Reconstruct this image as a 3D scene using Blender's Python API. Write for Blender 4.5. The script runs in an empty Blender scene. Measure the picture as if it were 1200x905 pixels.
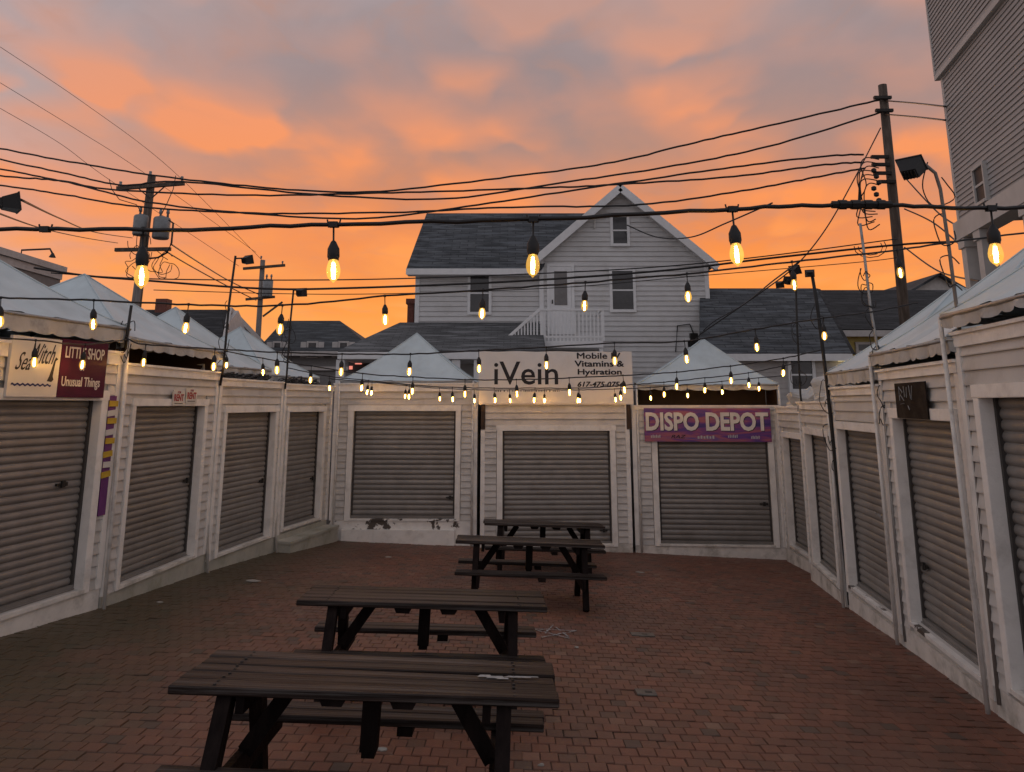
import bpy, bmesh, math, random
from mathutils import Vector, Matrix, noise as mnoise
random.seed(7)
sc = bpy.context.scene
col = sc.collection
R = math.radians
# ------------------------------------------------------------------ camera
F, CX, CY, CAMH = 900.0, 600.0, 292.1, 2.0          # focal length and principal point in photo pixels
TH = R(11.434)                                       # camera pitch
GB, GC = -.0375, -.0501                              # the courtyard falls to the right and away
cam = bpy.data.objects.new('camera', bpy.data.cameras.new('camera'))
col.objects.link(cam); sc.camera = cam
cam.location = (0, 0, CAMH); cam.rotation_euler = (math.pi/2 + TH, 0, 0)
cam.data.sensor_width = 36; cam.data.sensor_fit = 'HORIZONTAL'; cam.data.lens = F/1200*36
cam.data.shift_y = -(452.5-CY)/1200; cam.data.clip_start = .05; cam.data.clip_end = 3000
# ------------------------------------------------------------------ sky and sun
SUN_AZ, SUN_EL = R(6), R(1.5)                        # just set behind the house, a little to the right of straight ahead
world = bpy.data.worlds.new('World'); sc.world = world; world.use_nodes = True
wn, wl = world.node_tree.nodes, world.node_tree.links
wn.clear()
def N(t, nodes=None, **kw):
    n = (nodes or wn).new(t)
    for k, v in kw.items(): setattr(n, k, v)
    return n
def ramp(nodes, stops, interp='LINEAR'):
    n = nodes.new('ShaderNodeValToRGB'); n.color_ramp.interpolation = interp
    e = n.color_ramp.elements
    while len(e) < len(stops): e.new(.5)
    for x, (p, c) in zip(e, stops): x.position = p; x.color = (*c, 1) if len(c) == 3 else c
    return n
def wmath(op, a, b=None, c=None, clamp=False):
    n = N('ShaderNodeMath', operation=op, use_clamp=clamp)
    for i, v in enumerate((a, b, c)):
        if v is None: continue
        if isinstance(v, (int, float)): n.inputs[i].default_value = v
        else: wl.new(v, n.inputs[i])
    return n.outputs[0]
def wmix(f, a, b, blend='MIX'):
    n = N('ShaderNodeMix', data_type='RGBA', blend_type=blend)
    for i, v in ((0, f), (6, a), (7, b)):
        if isinstance(v, (int, float)): n.inputs[i].default_value = v
        elif isinstance(v, tuple): n.inputs[i].default_value = (*v, 1)
        else: wl.new(v, n.inputs[i])
    return n.outputs[2]
tc = N('ShaderNodeTexCoord'); sx = N('ShaderNodeSeparateXYZ'); wl.new(tc.outputs['Generated'], sx.inputs[0])
X, Y, Z = sx.outputs
zc = wmath('MAXIMUM', Z, 0.0)
den = wmath('ADD', zc, .13)
px, py = wmath('DIVIDE', X, den), wmath('DIVIDE', Y, den)
cv = N('ShaderNodeCombineXYZ'); wl.new(px, cv.inputs[0]); wl.new(py, cv.inputs[1])
def wnoise(scale, detail, rough, dist, off):
    m = N('ShaderNodeMapping'); m.inputs['Location'].default_value = off; m.inputs['Scale'].default_value = (1, .72, 1)
    wl.new(cv.outputs[0], m.inputs[0])
    n = N('ShaderNodeTexNoise'); n.inputs['Scale'].default_value = scale; n.inputs['Detail'].default_value = detail
    n.inputs['Roughness'].default_value = rough; n.inputs['Distortion'].default_value = dist
    wl.new(m.outputs[0], n.inputs['Vector']); return n.outputs['Fac']
n_big = wnoise(1.15, 3, .5, .5, (3.1, 1.7, 0))
n_puff = wnoise(2.6, 4.5, .52, .35, (.4, 5.2, 0))
n_wisp = wnoise(6.5, 5, .6, .6, (8.4, 2.2, 0))
# clear-air colour by height towards the sunset, and the dull colour of the sky away from it
front = ramp(wn, [(0, (1.0, .50, .19)), (.06, (1.0, .40, .10)), (.12, (1.0, .31, .048)), (.20, (.93, .27, .06)), (.26, (.70, .25, .11)),
                  (.32, (.46, .25, .19)), (.40, (.35, .255, .25)), (.56, (.38, .345, .375)), (1, (.43, .445, .50))])
wl.new(zc, front.inputs[0])
rear = ramp(wn, [(0, (.66, .60, .62)), (.2, (.61, .60, .65)), (.5, (.55, .57, .64)), (1, (.43, .445, .50))])
wl.new(zc, rear.inputs[0])
hyp = wmath('SQRT', wmath('ADD', wmath('MULTIPLY', X, X), wmath('MULTIPLY', Y, Y)))
az = wmath('DIVIDE', wmath('ADD', wmath('MULTIPLY', X, math.sin(SUN_AZ)), wmath('MULTIPLY', Y, math.cos(SUN_AZ))), wmath('MAXIMUM', hyp, .001))
mr = N('ShaderNodeMapRange', interpolation_type='SMOOTHSTEP'); wl.new(az, mr.inputs[0]); mr.inputs[1].default_value = .35; mr.inputs[2].default_value = 1.0
sky = wmix(mr.outputs[0], rear.outputs[0], front.outputs[0])
# cloud sheet: grey-mauve body, undersides lit orange towards the sunset
cl = N('ShaderNodeMapRange', interpolation_type='SMOOTHSTEP'); cl.inputs[1].default_value = .36; cl.inputs[2].default_value = .66
wl.new(wmath('ADD', wmath('MULTIPLY', n_big, .62), wmath('MULTIPLY', n_wisp, .38)), cl.inputs[0])
hi = N('ShaderNodeMapRange', interpolation_type='SMOOTHSTEP'); hi.inputs[1].default_value = .10; hi.inputs[2].default_value = .34; wl.new(zc, hi.inputs[0])
grey = wmath('MULTIPLY', wmath('MULTIPLY', cl.outputs[0], hi.outputs[0]), .62)
sky = wmix(grey, sky, (.30, .232, .235))
pf = N('ShaderNodeMapRange', interpolation_type='SMOOTHSTEP'); pf.inputs[1].default_value = .0; pf.inputs[2].default_value = .20
# billows hanging under the sheet: each catches the sunset on its far side, where it ends sharply, and fades into grey on the near side
def billow(scale, off, lo, hi, r0, r1, warp):
    m = N('ShaderNodeMapping'); m.inputs['Location'].default_value = off; m.inputs['Scale'].default_value = (.85, .62, 1); wl.new(cv.outputs[0], m.inputs[0])
    d1 = N('ShaderNodeTexNoise'); d1.inputs['Scale'].default_value = 2.2; d1.inputs['Detail'].default_value = 4; d1.inputs['Roughness'].default_value = .55; wl.new(m.outputs[0], d1.inputs['Vector'])
    sb = N('ShaderNodeVectorMath', operation='SUBTRACT'); wl.new(d1.outputs['Color'], sb.inputs[0]); sb.inputs[1].default_value = (.5, .5, .5)
    ml_ = N('ShaderNodeVectorMath', operation='MULTIPLY'); wl.new(sb.outputs[0], ml_.inputs[0]); ml_.inputs[1].default_value = (warp, warp, 0)
    ad_ = N('ShaderNodeVectorMath', operation='ADD'); wl.new(m.outputs[0], ad_.inputs[0]); wl.new(ml_.outputs[0], ad_.inputs[1])
    vo = N('ShaderNodeTexVoronoi', voronoi_dimensions='2D', feature='SMOOTH_F1'); vo.inputs['Smoothness'].default_value = .30; vo.inputs['Scale'].default_value = scale; vo.inputs['Randomness'].default_value = .9; wl.new(ad_.outputs[0], vo.inputs['Vector'])
    lv = N('ShaderNodeVectorMath', operation='SUBTRACT'); wl.new(ad_.outputs[0], lv.inputs[0]); wl.new(vo.outputs['Position'], lv.inputs[1])
    sp_ = N('ShaderNodeSeparateXYZ'); wl.new(lv.outputs[0], sp_.inputs[0])
    f = N('ShaderNodeMapRange', interpolation_type='SMOOTHSTEP'); wl.new(wmath('MULTIPLY', sp_.outputs[1], scale), f.inputs[0]); f.inputs[1].default_value = lo; f.inputs[2].default_value = hi
    g_ = N('ShaderNodeMapRange', interpolation_type='SMOOTHSTEP'); wl.new(vo.outputs['Distance'], g_.inputs[0]); g_.inputs[1].default_value = r1; g_.inputs[2].default_value = r0
    cr = N('ShaderNodeSeparateXYZ'); wl.new(vo.outputs['Color'], cr.inputs[0])
    return wmath('MULTIPLY', wmath('MULTIPLY', f.outputs[0], g_.outputs[0]), wmath('MULTIPLY_ADD', cr.outputs[0], .75, .25))
b1 = billow(2.9, (.9, .35, 0), -.42, .36, .24, .62, .40)
b2 = billow(5.2, (3.7, 1.2, 0), -.4, .36, .24, .62, .28)
n_msk = wnoise(1.05, 3, .5, .3, (1.3, 7.7, 0))
mk = N('ShaderNodeMapRange', interpolation_type='SMOOTHSTEP'); mk.inputs[1].default_value = .36; mk.inputs[2].default_value = .62; wl.new(n_msk, mk.inputs[0])
soft = N('ShaderNodeMapRange', interpolation_type='SMOOTHSTEP'); soft.inputs[1].default_value = .42; soft.inputs[2].default_value = .78; wl.new(n_puff, soft.inputs[0])
wl.new(b1, pf.inputs[0])
bb = wmath('ADD', wmath('MULTIPLY', wmath('ADD', b1, wmath('MULTIPLY', b2, .6)), wmath('MULTIPLY_ADD', mk.outputs[0], 1.7, .45)), wmath('MULTIPLY', soft.outputs[0], .30))
warm = wmath('MULTIPLY', wmath('MINIMUM', bb, 1.0), mr.outputs[0])
lowf = N('ShaderNodeMapRange'); lowf.inputs[1].default_value = .60; lowf.inputs[2].default_value = .37; wl.new(zc, lowf.inputs[0])
warm = wmath('MULTIPLY', warm, lowf.outputs[0])
wc = ramp(wn, [(.12, (1.0, .37, .085)), (.24, (1.0, .31, .085)), (.34, (.92, .32, .14)), (.46, (.70, .33, .22))]); wl.new(zc, wc.inputs[0])
sky = wmix(warm, sky, wc.outputs[0])
# thin darker wisps in the glow low down
ws = N('ShaderNodeMapRange', interpolation_type='SMOOTHSTEP'); ws.inputs[1].default_value = .5; ws.inputs[2].default_value = .8; wl.new(n_wisp, ws.inputs[0])
sky = wmix(wmath('MULTIPLY', ws.outputs[0], .25), sky, (.62, .28, .17))
bg1 = N('ShaderNodeBackground'); wl.new(sky, bg1.inputs[0]); bg1.inputs[1].default_value = .86
nish = N('ShaderNodeTexSky', sky_type='NISHITA'); nish.sun_disc = False; nish.sun_elevation = SUN_EL; nish.sun_rotation = SUN_AZ
bg2 = N('ShaderNodeBackground'); wl.new(nish.outputs[0], bg2.inputs[0]); bg2.inputs[1].default_value = .006
ad = N('ShaderNodeAddShader'); wl.new(bg1.outputs[0], ad.inputs[0]); wl.new(bg2.outputs[0], ad.inputs[1])
wo = N('ShaderNodeOutputWorld'); wl.new(ad.outputs[0], wo.inputs[0])
sun = bpy.data.objects.new('sun', bpy.data.lights.new('sun', 'SUN')); col.objects.link(sun)
sun.data.energy = .25; sun.data.angle = R(12); sun.data.color = (1, .62, .35)
sun.rotation_euler = (R(90) + SUN_EL*-1, 0, math.pi - SUN_AZ)
sun.rotation_euler = Vector((-math.sin(SUN_AZ), -math.cos(SUN_AZ), -math.tan(R(5)))).to_track_quat('-Z', 'Y').to_euler()
vs = sc.view_settings; vs.view_transform = 'Standard'; vs.look = 'None'; vs.gamma = 1; vs.exposure = 0.22
sc.cycles.max_bounces = 6; sc.cycles.transparent_max_bounces = 12; sc.cycles.use_denoising = True
sc.cycles.sample_clamp_indirect = 4
# ------------------------------------------------------------------ photo pixel -> direction -> place
CT, ST = math.cos(TH), math.sin(TH)
def ray(u, v):
    x = (u-CX)/F; y = -(v-CY)/F
    return Vector((x, CT-y*ST, ST+y*CT))
def at(u, v, Y):
    a = ray(u, v); return Vector((0, 0, CAMH)) + a*(Y/a.y)
def ground(u, v, h=0):
    a = ray(u, v); return Vector((0, 0, CAMH)) + a*((h-CAMH)/(a.z-GB*a.x-GC*a.y))
def gz(x, y): return GB*x+GC*y
def proj(p):
    z = p[2]-CAMH; fw = p[1]*CT+z*ST
    return CX+F*p[0]/fw, CY-F*(-p[1]*ST+z*CT)/fw
# ------------------------------------------------------------------ materials
def mat(name, base, rough=.7, metal=0, var=.12, vscale=6, dirt=0, dirtcol=(.1, .08, .06), dscale=1.5, bump=0, bscale=40,
        stretch=(1, 1, 1), objvar=0, spec=.4, coord='Object', dlo=.5, dhi=.72):
    m = bpy.data.materials.new(name); m.use_nodes = True
    n, l = m.node_tree.nodes, m.node_tree.links
    p = n['Principled BSDF']; p.inputs['Roughness'].default_value = rough; p.inputs['Metallic'].default_value = metal
    p.inputs['Specular IOR Level'].default_value = spec
    if coord == 'World': g = n.new('ShaderNodeNewGeometry'); src = g.outputs['Position']
    else: t = n.new('ShaderNodeTexCoord'); src = t.outputs[coord]
    mp = n.new('ShaderNodeMapping'); mp.inputs['Scale'].default_value = stretch; l.new(src, mp.inputs[0])
    def ns(scale, detail=4, rough=.55):
        q = n.new('ShaderNodeTexNoise'); q.inputs['Scale'].default_value = scale; q.inputs['Detail'].default_value = detail
        q.inputs['Roughness'].default_value = rough; l.new(mp.outputs[0], q.inputs['Vector']); return q
    v = ns(vscale)
    r = ramp(n, [(.3, tuple(c*(1-var) for c in base)), (.7, tuple(min(1, c*(1+var)) for c in base))]); l.new(v.outputs['Fac'], r.inputs[0])
    out = r.outputs[0]
    if dirt:
        dn = ns(dscale, 6, .65); dr = ramp(n, [(dlo, (0, 0, 0)), (dhi, (dirt,)*3)]); l.new(dn.outputs['Fac'], dr.inputs[0])
        mx = n.new('ShaderNodeMix'); mx.data_type = 'RGBA'; l.new(dr.outputs[0], mx.inputs[0]); l.new(out, mx.inputs[6]); mx.inputs[7].default_value = (*dirtcol, 1)
        out = mx.outputs[2]
    if objvar:
        oi = n.new('ShaderNodeObjectInfo'); mr_ = n.new('ShaderNodeMapRange'); mr_.inputs[3].default_value = 1-objvar; mr_.inputs[4].default_value = 1+objvar*.6
        l.new(oi.outputs['Random'], mr_.inputs[0])
        hs = n.new('ShaderNodeHueSaturation'); l.new(mr_.outputs[0], hs.inputs['Value']); l.new(out, hs.inputs['Color']); out = hs.outputs[0]
    l.new(out, p.inputs['Base Color'])
    if bump:
        b = n.new('ShaderNodeBump'); b.inputs['Strength'].default_value = bump; b.inputs['Distance'].default_value = .02
        bn = ns(bscale, 5); l.new(bn.outputs['Fac'], b.inputs['Height']); l.new(b.outputs[0], p.inputs['Normal'])
    m['_p'] = 1
    return m
def emit(name, c, s):
    m = bpy.data.materials.new(name); m.use_nodes = True; n, l = m.node_tree.nodes, m.node_tree.links
    n.clear(); e = n.new('ShaderNodeEmission'); e.inputs[0].default_value = (*c, 1); e.inputs[1].default_value = s
    o = n.new('ShaderNodeOutputMaterial'); l.new(e.outputs[0], o.inputs[0]); return m
M = {}
M['siding'] = mat('siding', (.56, .54, .515), .6, var=.07, vscale=3, dirt=.45, dirtcol=(.27, .24, .21), dscale=2.2, objvar=.10, coord='World', bump=.08, bscale=60)
M['trim'] = mat('trim', (.80, .775, .74), .5, var=.06, vscale=4, dirt=.4, dirtcol=(.27, .24, .21), dscale=3, coord='World', bump=.1, bscale=50)
M['base'] = mat('base', (.70, .665, .62), .6, var=.12, vscale=5, dirt=.7, dirtcol=(.16, .15, .115), dscale=2.6, coord='World', bump=.2, bscale=40)
M['peel'] = mat('peel', (.76, .74, .71), .6, var=.1, vscale=5, dirt=1, dirtcol=(.085, .07, .06), dscale=2.4, coord='World', bump=.3, bscale=30, dlo=.56, dhi=.58)
M['mossy'] = mat('mossy', (.42, .41, .36), .75, var=.15, vscale=5, dirt=.8, dirtcol=(.13, .14, .075), dscale=2.5, coord='World', bump=.2, bscale=40)
M['shutter'] = mat('shutter', (.222, .208, .195), .38, metal=.15, var=.10, vscale=5, dirt=.6, dirtcol=(.135, .115, .098), dscale=1.3, objvar=.12, coord='World', spec=.5)
M['shutter_dark'] = mat('shutter_dark', (.05, .045, .042), .6)
M['iron'] = mat('iron', (.03, .028, .026), .5, metal=.4)
M['galv'] = mat('galv', (.34, .34, .335), .45, metal=.6, dirt=.5, dirtcol=(.12, .08, .05), dscale=8)
M['pipe'] = mat('pipe', (.66, .64, .61), .45, var=.1, dirt=.5, dirtcol=(.16, .12, .09), dscale=5)
M['black'] = mat('black', (.012, .011, .011), .55)
M['rubber'] = mat('rubber', (.014, .012, .012), .45, var=.3)
M['canvas'] = mat('canvas', (.52, .59, .61), .5, var=.08, vscale=2, dirt=.5, dirtcol=(.36, .39, .39), dscale=1.6, coord='World', bump=.5, bscale=3.5)
M['valance'] = mat('valance', (.44, .44, .43), .6, var=.1, vscale=3, dirt=.7, dirtcol=(.17, .16, .15), dscale=4, coord='World', bump=.2, bscale=9)
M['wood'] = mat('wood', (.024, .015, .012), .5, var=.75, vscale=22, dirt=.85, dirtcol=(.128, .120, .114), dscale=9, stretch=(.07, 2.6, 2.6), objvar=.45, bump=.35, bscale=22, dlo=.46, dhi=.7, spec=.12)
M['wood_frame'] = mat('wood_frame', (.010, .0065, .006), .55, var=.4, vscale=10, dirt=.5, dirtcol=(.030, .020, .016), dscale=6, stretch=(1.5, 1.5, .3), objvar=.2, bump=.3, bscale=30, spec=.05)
M['house_siding'] = mat('house_siding', (.61, .605, .60), .6, var=.06, vscale=2, dirt=.35, dirtcol=(.36, .34, .31), dscale=1.2)
M['house_trim'] = mat('house_trim', (.76, .76, .76), .55, var=.05)
M['right_siding'] = mat('right_siding', (.36, .345, .335), .6, var=.07, vscale=2, dirt=.35, dirtcol=(.25, .235, .22), dscale=1, objvar=.08, coord='World')
M['right_trim'] = mat('right_trim', (.47, .455, .44), .6, var=.07, dirt=.4, dirtcol=(.25, .24, .22))
M['pane'] = mat('pane', (.035, .033, .035), .12, var=.2, spec=.5)
M['pole'] = mat('pole', (.085, .062, .047), .85, var=.35, vscale=5, stretch=(3, 3, .35), bump=.5, bscale=18, dirt=.5, dirtcol=(.16, .13, .11), dscale=5)
M['pole_grey'] = mat('pole_grey', (.19, .165, .15), .85, var=.25, vscale=5, stretch=(3, 3, .3), bump=.4, bscale=18)
M['transformer'] = mat('transformer', (.22, .23, .235), .5, metal=.2, var=.12, dirt=.4, dirtcol=(.1, .08, .07), dscale=4)
M['yellow_wall'] = mat('yellow_wall', (.50, .40, .13), .7)
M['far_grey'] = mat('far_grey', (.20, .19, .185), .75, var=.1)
M['far_white'] = mat('far_white', (.48, .45, .43), .7, var=.1)
M['red_brick'] = mat('red_brick', (.16, .06, .045), .85, var=.3, vscale=14)
M['purple'] = mat('purple', (.125, .03, .15), .55, var=.15)
M['yellow'] = mat('yellow', (.50, .33, .03), .55, var=.2)
M['sign_white'] = mat('sign_white', (.60, .58, .55), .28, var=.05, dirt=.3, dirtcol=(.4, .36, .32))
M['maroon'] = mat('maroon', (.066, .006, .032), .45, var=.15, spec=.15)
M['letter_white'] = mat('letter_white', (.66, .62, .58), .4)
M['letter_black'] = mat('letter_black', (.012, .010, .013), .5)
M['letter_blue'] = mat('letter_blue', (.02, .022, .11), .5)
M['letter_red'] = mat('letter_red', (.36, .025, .03), .5)
M['banner'] = mat('banner', (.76, .72, .68), .5, var=.07, vscale=2, dirt=.3, dirtcol=(.36, .31, .26), dscale=2, bump=.6, bscale=3.0)
M['chalkboard'] = mat('chalkboard', (.014, .011, .010), .7, var=.4, dirt=.5, dirtcol=(.055, .045, .038), dscale=6, spec=.1)
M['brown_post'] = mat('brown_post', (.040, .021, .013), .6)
M['tarp'] = mat('tarp', (.50, .49, .47), .5, var=.12, dirt=.5, dirtcol=(.22, .2, .18), dscale=3, bump=.3, bscale=8)
M['plate'] = mat('plate', (.13, .12, .105), .6, metal=.3, var=.3, vscale=14)
M['paper'] = mat('paper', (.30, .28, .25), .8)
M['chalk'] = mat('chalk', (.30, .30, .295), .9, var=.35, vscale=30)
M['earth'] = mat('earth', (.055, .047, .040), .95, var=.3, vscale=3)
def shingle(name, a, b, sx_, sz_):
    m = mat(name, a, .9, var=.25, vscale=2.5, dirt=.6, dirtcol=tuple(x*.45 for x in a), dscale=1.3)
    n, l = m.node_tree.nodes, m.node_tree.links; p = n['Principled BSDF']
    t = n.new('ShaderNodeTexCoord'); mp = n.new('ShaderNodeMapping'); mp.inputs['Scale'].default_value = (1, 1, 1); l.new(t.outputs['UV'], mp.inputs[0])
    br = n.new('ShaderNodeTexBrick'); l.new(mp.outputs[0], br.inputs['Vector']); br.inputs['Scale'].default_value = 1
    br.inputs['Brick Width'].default_value = sx_; br.inputs['Row Height'].default_value = sz_; br.inputs['Mortar Size'].default_value = .012
    br.inputs['Color1'].default_value = (*a, 1); br.inputs['Color2'].default_value = (*b, 1); br.inputs['Mortar'].default_value = (*[x*.35 for x in a], 1)
    old = p.inputs['Base Color'].links[0].from_socket
    mx = n.new('ShaderNodeMix'); mx.data_type = 'RGBA'; mx.inputs[0].default_value = .6; l.new(old, mx.inputs[6]); l.new(br.outputs['Color'], mx.inputs[7])
    l.new(mx.outputs[2], p.inputs['Base Color'])
    m2 = n.new('ShaderNodeMapping'); m2.inputs['Scale'].default_value = (.55, 5.5, 1); l.new(t.outputs['UV'], m2.inputs[0])
    q = n.new('ShaderNodeTexNoise'); q.inputs['Scale'].default_value = 1.6; q.inputs['Detail'].default_value = 5; q.inputs['Roughness'].default_value = .7; l.new(m2.outputs[0], q.inputs[0])
    for lo, hi, c_ in ((.48, .55, .36), (.55, .62, 2.0)):     # curled dark courses, paler replaced strips
        d_ = ramp(n, [(lo, (0, 0, 0)), (hi, (.7,)*3)])
        if c_ > 1:
            q = n.new('ShaderNodeTexNoise'); q.inputs['Scale'].default_value = 1.3; q.inputs['Detail'].default_value = 4; m3 = n.new('ShaderNodeMapping'); m3.inputs['Scale'].default_value = (.5, 4, 1); m3.inputs['Location'].default_value = (7, 3, 0); l.new(t.outputs['UV'], m3.inputs[0]); l.new(m3.outputs[0], q.inputs[0])
        l.new(q.outputs['Fac'], d_.inputs[0])
        x_ = n.new('ShaderNodeMix'); x_.data_type = 'RGBA'; l.new(d_.outputs[0], x_.inputs[0]); l.new(p.inputs['Base Color'].links[0].from_socket, x_.inputs[6]); x_.inputs[7].default_value = (*[v*c_ for v in a], 1)
        l.new(x_.outputs[2], p.inputs['Base Color'])
    bp = n.new('ShaderNodeBump'); bp.inputs['Strength'].default_value = .5; bp.inputs['Distance'].default_value = .03
    l.new(br.outputs['Fac'], bp.inputs['Height']); bp.invert = True; l.new(bp.outputs[0], p.inputs['Normal'])
    return m
M['shingle'] = shingle('shingle', (.060, .066, .074), (.155, .165, .175), .55, .16)
M['shingle_porch'] = shingle('shingle_porch', (.11, .112, .115), (.15, .152, .155), .4, .14)
M['shingle_dark'] = shingle('shingle_dark', (.030, .030, .032), (.05, .05, .052), .5, .15)
M['shingle_far'] = shingle('shingle_far', (.05, .055, .06), (.075, .08, .085), .6, .2)
def brick_mat():
    m = bpy.data.materials.new('brick'); m.use_nodes = True; n, l = m.node_tree.nodes, m.node_tree.links
    p = n['Principled BSDF']; p.inputs['Roughness'].default_value = .55; p.inputs['Specular IOR Level'].default_value = .35
    a = n.new('ShaderNodeAttribute'); a.attribute_name = 'tone'; g = n.new('ShaderNodeNewGeometry')
    r = ramp(n, [(0, (.080, .055, .042)), (.12, (.122, .060, .039)), (.45, (.168, .066, .040)), (.75, (.196, .074, .044)), (.93, (.215, .086, .053)), (1, (.22, .125, .085))])
    l.new(a.outputs['Fac'], r.inputs[0]); out = r.outputs[0]
    def lay(scale, lo, hi, amt, c, blend='MIX', detail=5):
        nonlocal out
        q = n.new('ShaderNodeTexNoise'); q.inputs['Scale'].default_value = scale; q.inputs['Detail'].default_value = detail; q.inputs['Roughness'].default_value = .62
        l.new(g.outputs['Position'], q.inputs['Vector'])
        d = ramp(n, [(lo, (0, 0, 0)), (hi, (amt,)*3)]); l.new(q.outputs['Fac'], d.inputs[0])
        x = n.new('ShaderNodeMix'); x.data_type = 'RGBA'; x.blend_type = blend; l.new(d.outputs[0], x.inputs[0]); l.new(out, x.inputs[6]); x.inputs[7].default_value = (*c, 1); out = x.outputs[2]
        return d
    lay(.55, .40, .68, .65, (.086, .042, .030))                 # broad worn patches
    lay(3.2, .55, .75, .55, (.062, .044, .033))                # stains
    lay(1.4, .52, .74, .45, (.205, .118, .082))               # paler dusty patches
    lay(28, .4, .75, .35, (.10, .07, .055))                     # grain
    lay(9, .66, .74, .5, (.25, .17, .14))                      # scuffs
    # green-brown algae that keeps along the stalls on the left
    s = n.new('ShaderNodeSeparateXYZ'); l.new(g.outputs['Position'], s.inputs[0])
    q = n.new('ShaderNodeTexNoise'); q.inputs['Scale'].default_value = 1.1; q.inputs['Detail'].default_value = 6; l.new(g.outputs['Position'], q.inputs['Vector'])
    k = n.new('ShaderNodeMath'); k.operation = 'MULTIPLY_ADD'; l.new(q.outputs['Fac'], k.inputs[0]); k.inputs[1].default_value = 3.4; l.new(s.outputs[0], k.inputs[2])
    mr_ = n.new('ShaderNodeMapRange'); mr_.interpolation_type = 'SMOOTHSTEP'; l.new(k.outputs[0], mr_.inputs[0])
    mr_.inputs[1].default_value = -.2; mr_.inputs[2].default_value = -2.8; mr_.inputs[3].default_value = 0; mr_.inputs[4].default_value = .82
    x = n.new('ShaderNodeMix'); x.data_type = 'RGBA'; l.new(mr_.outputs[0], x.inputs[0]); l.new(out, x.inputs[6]); x.inputs[7].default_value = (.060, .054, .029, 1); out = x.outputs[2]
    l.new(out, p.inputs['Base Color'])
    b = n.new('ShaderNodeBump'); b.inputs['Strength'].default_value = .35; b.inputs['Distance'].default_value = .006
    q = n.new('ShaderNodeTexNoise'); q.inputs['Scale'].default_value = 45; q.inputs['Detail'].default_value = 5; l.new(g.outputs['Position'], q.inputs['Vector'])
    l.new(q.outputs['Fac'], b.inputs['Height']); l.new(b.outputs[0], p.inputs['Normal'])
    return m
M['brick'] = brick_mat()
M['joint'] = mat('joint', (.072, .046, .033), .95, var=.4, vscale=8, coord='World')
def bulb_glass():
    m = bpy.data.materials.new('bulb_glass'); m.use_nodes = True; n, l = m.node_tree.nodes, m.node_tree.links; n.clear()
    t = n.new('ShaderNodeBsdfTransparent'); t.inputs[0].default_value = (1, .80, .42, 1)
    e = n.new('ShaderNodeEmission'); e.inputs[0].default_value = (1, .56, .11, 1); e.inputs[1].default_value = 1.35
    lw = n.new('ShaderNodeLayerWeight'); lw.inputs[0].default_value = .35
    mx = n.new('ShaderNodeMixShader'); mx.inputs[0].default_value = .5; l.new(t.outputs[0], mx.inputs[1]); l.new(e.outputs[0], mx.inputs[2])
    gl = n.new('ShaderNodeBsdfGlossy'); gl.inputs[1].default_value = .05
    m2 = n.new('ShaderNodeMixShader'); m2.inputs[0].default_value = .06; l.new(mx.outputs[0], m2.inputs[1]); l.new(gl.outputs[0], m2.inputs[2])
    o = n.new('ShaderNodeOutputMaterial'); l.new(m2.outputs[0], o.inputs[0]); return m
M['bulb'] = bulb_glass()
M['filament'] = emit('filament', (1, .60, .20), 90)
def vary_emission(m, lo, hi):
    n, l = m.node_tree.nodes, m.node_tree.links; oi = n.new('ShaderNodeObjectInfo'); r_ = n.new('ShaderNodeMapRange'); r_.inputs[3].default_value = lo; r_.inputs[4].default_value = hi
    l.new(oi.outputs['Random'], r_.inputs[0])
    for e in n:
        if e.type == 'EMISSION': l.new(r_.outputs[0], e.inputs[1])
vary_emission(M['filament'], 110, 300); vary_emission(M['bulb'], .7, 1.4)
M['lamp_glow'] = emit('lamp_glow', (1, .72, .42), 2.5)
M['shop_glow'] = emit('shop_glow', (1, .30, .22), .8)
M['yellow_glow'] = emit('yellow_glow', (1, .8, .4), 1.2)
def poster():
    m = bpy.data.materials.new('dusk_print'); m.use_nodes = True; n, l = m.node_tree.nodes, m.node_tree.links; p = n['Principled BSDF']
    t = n.new('ShaderNodeTexCoord'); mp = n.new('ShaderNodeMapping'); mp.inputs['Scale'].default_value = (.9, 1, 5.5); l.new(t.outputs['Object'], mp.inputs[0])
    q = n.new('ShaderNodeTexNoise'); q.inputs['Scale'].default_value = 1.5; q.inputs['Detail'].default_value = 4; q.inputs['Distortion'].default_value = .5; l.new(mp.outputs[0], q.inputs[0])
    r = ramp(n, [(.30, (.035, .022, .14)), (.42, (.09, .04, .22)), (.50, (.20, .05, .19)), (.58, (.34, .10, .13)), (.70, (.09, .06, .26))]); l.new(q.outputs['Fac'], r.inputs[0])
    l.new(r.outputs[0], p.inputs['Base Color']); p.inputs['Roughness'].default_value = .4; return m
M['dusk_print'] = poster()
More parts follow.
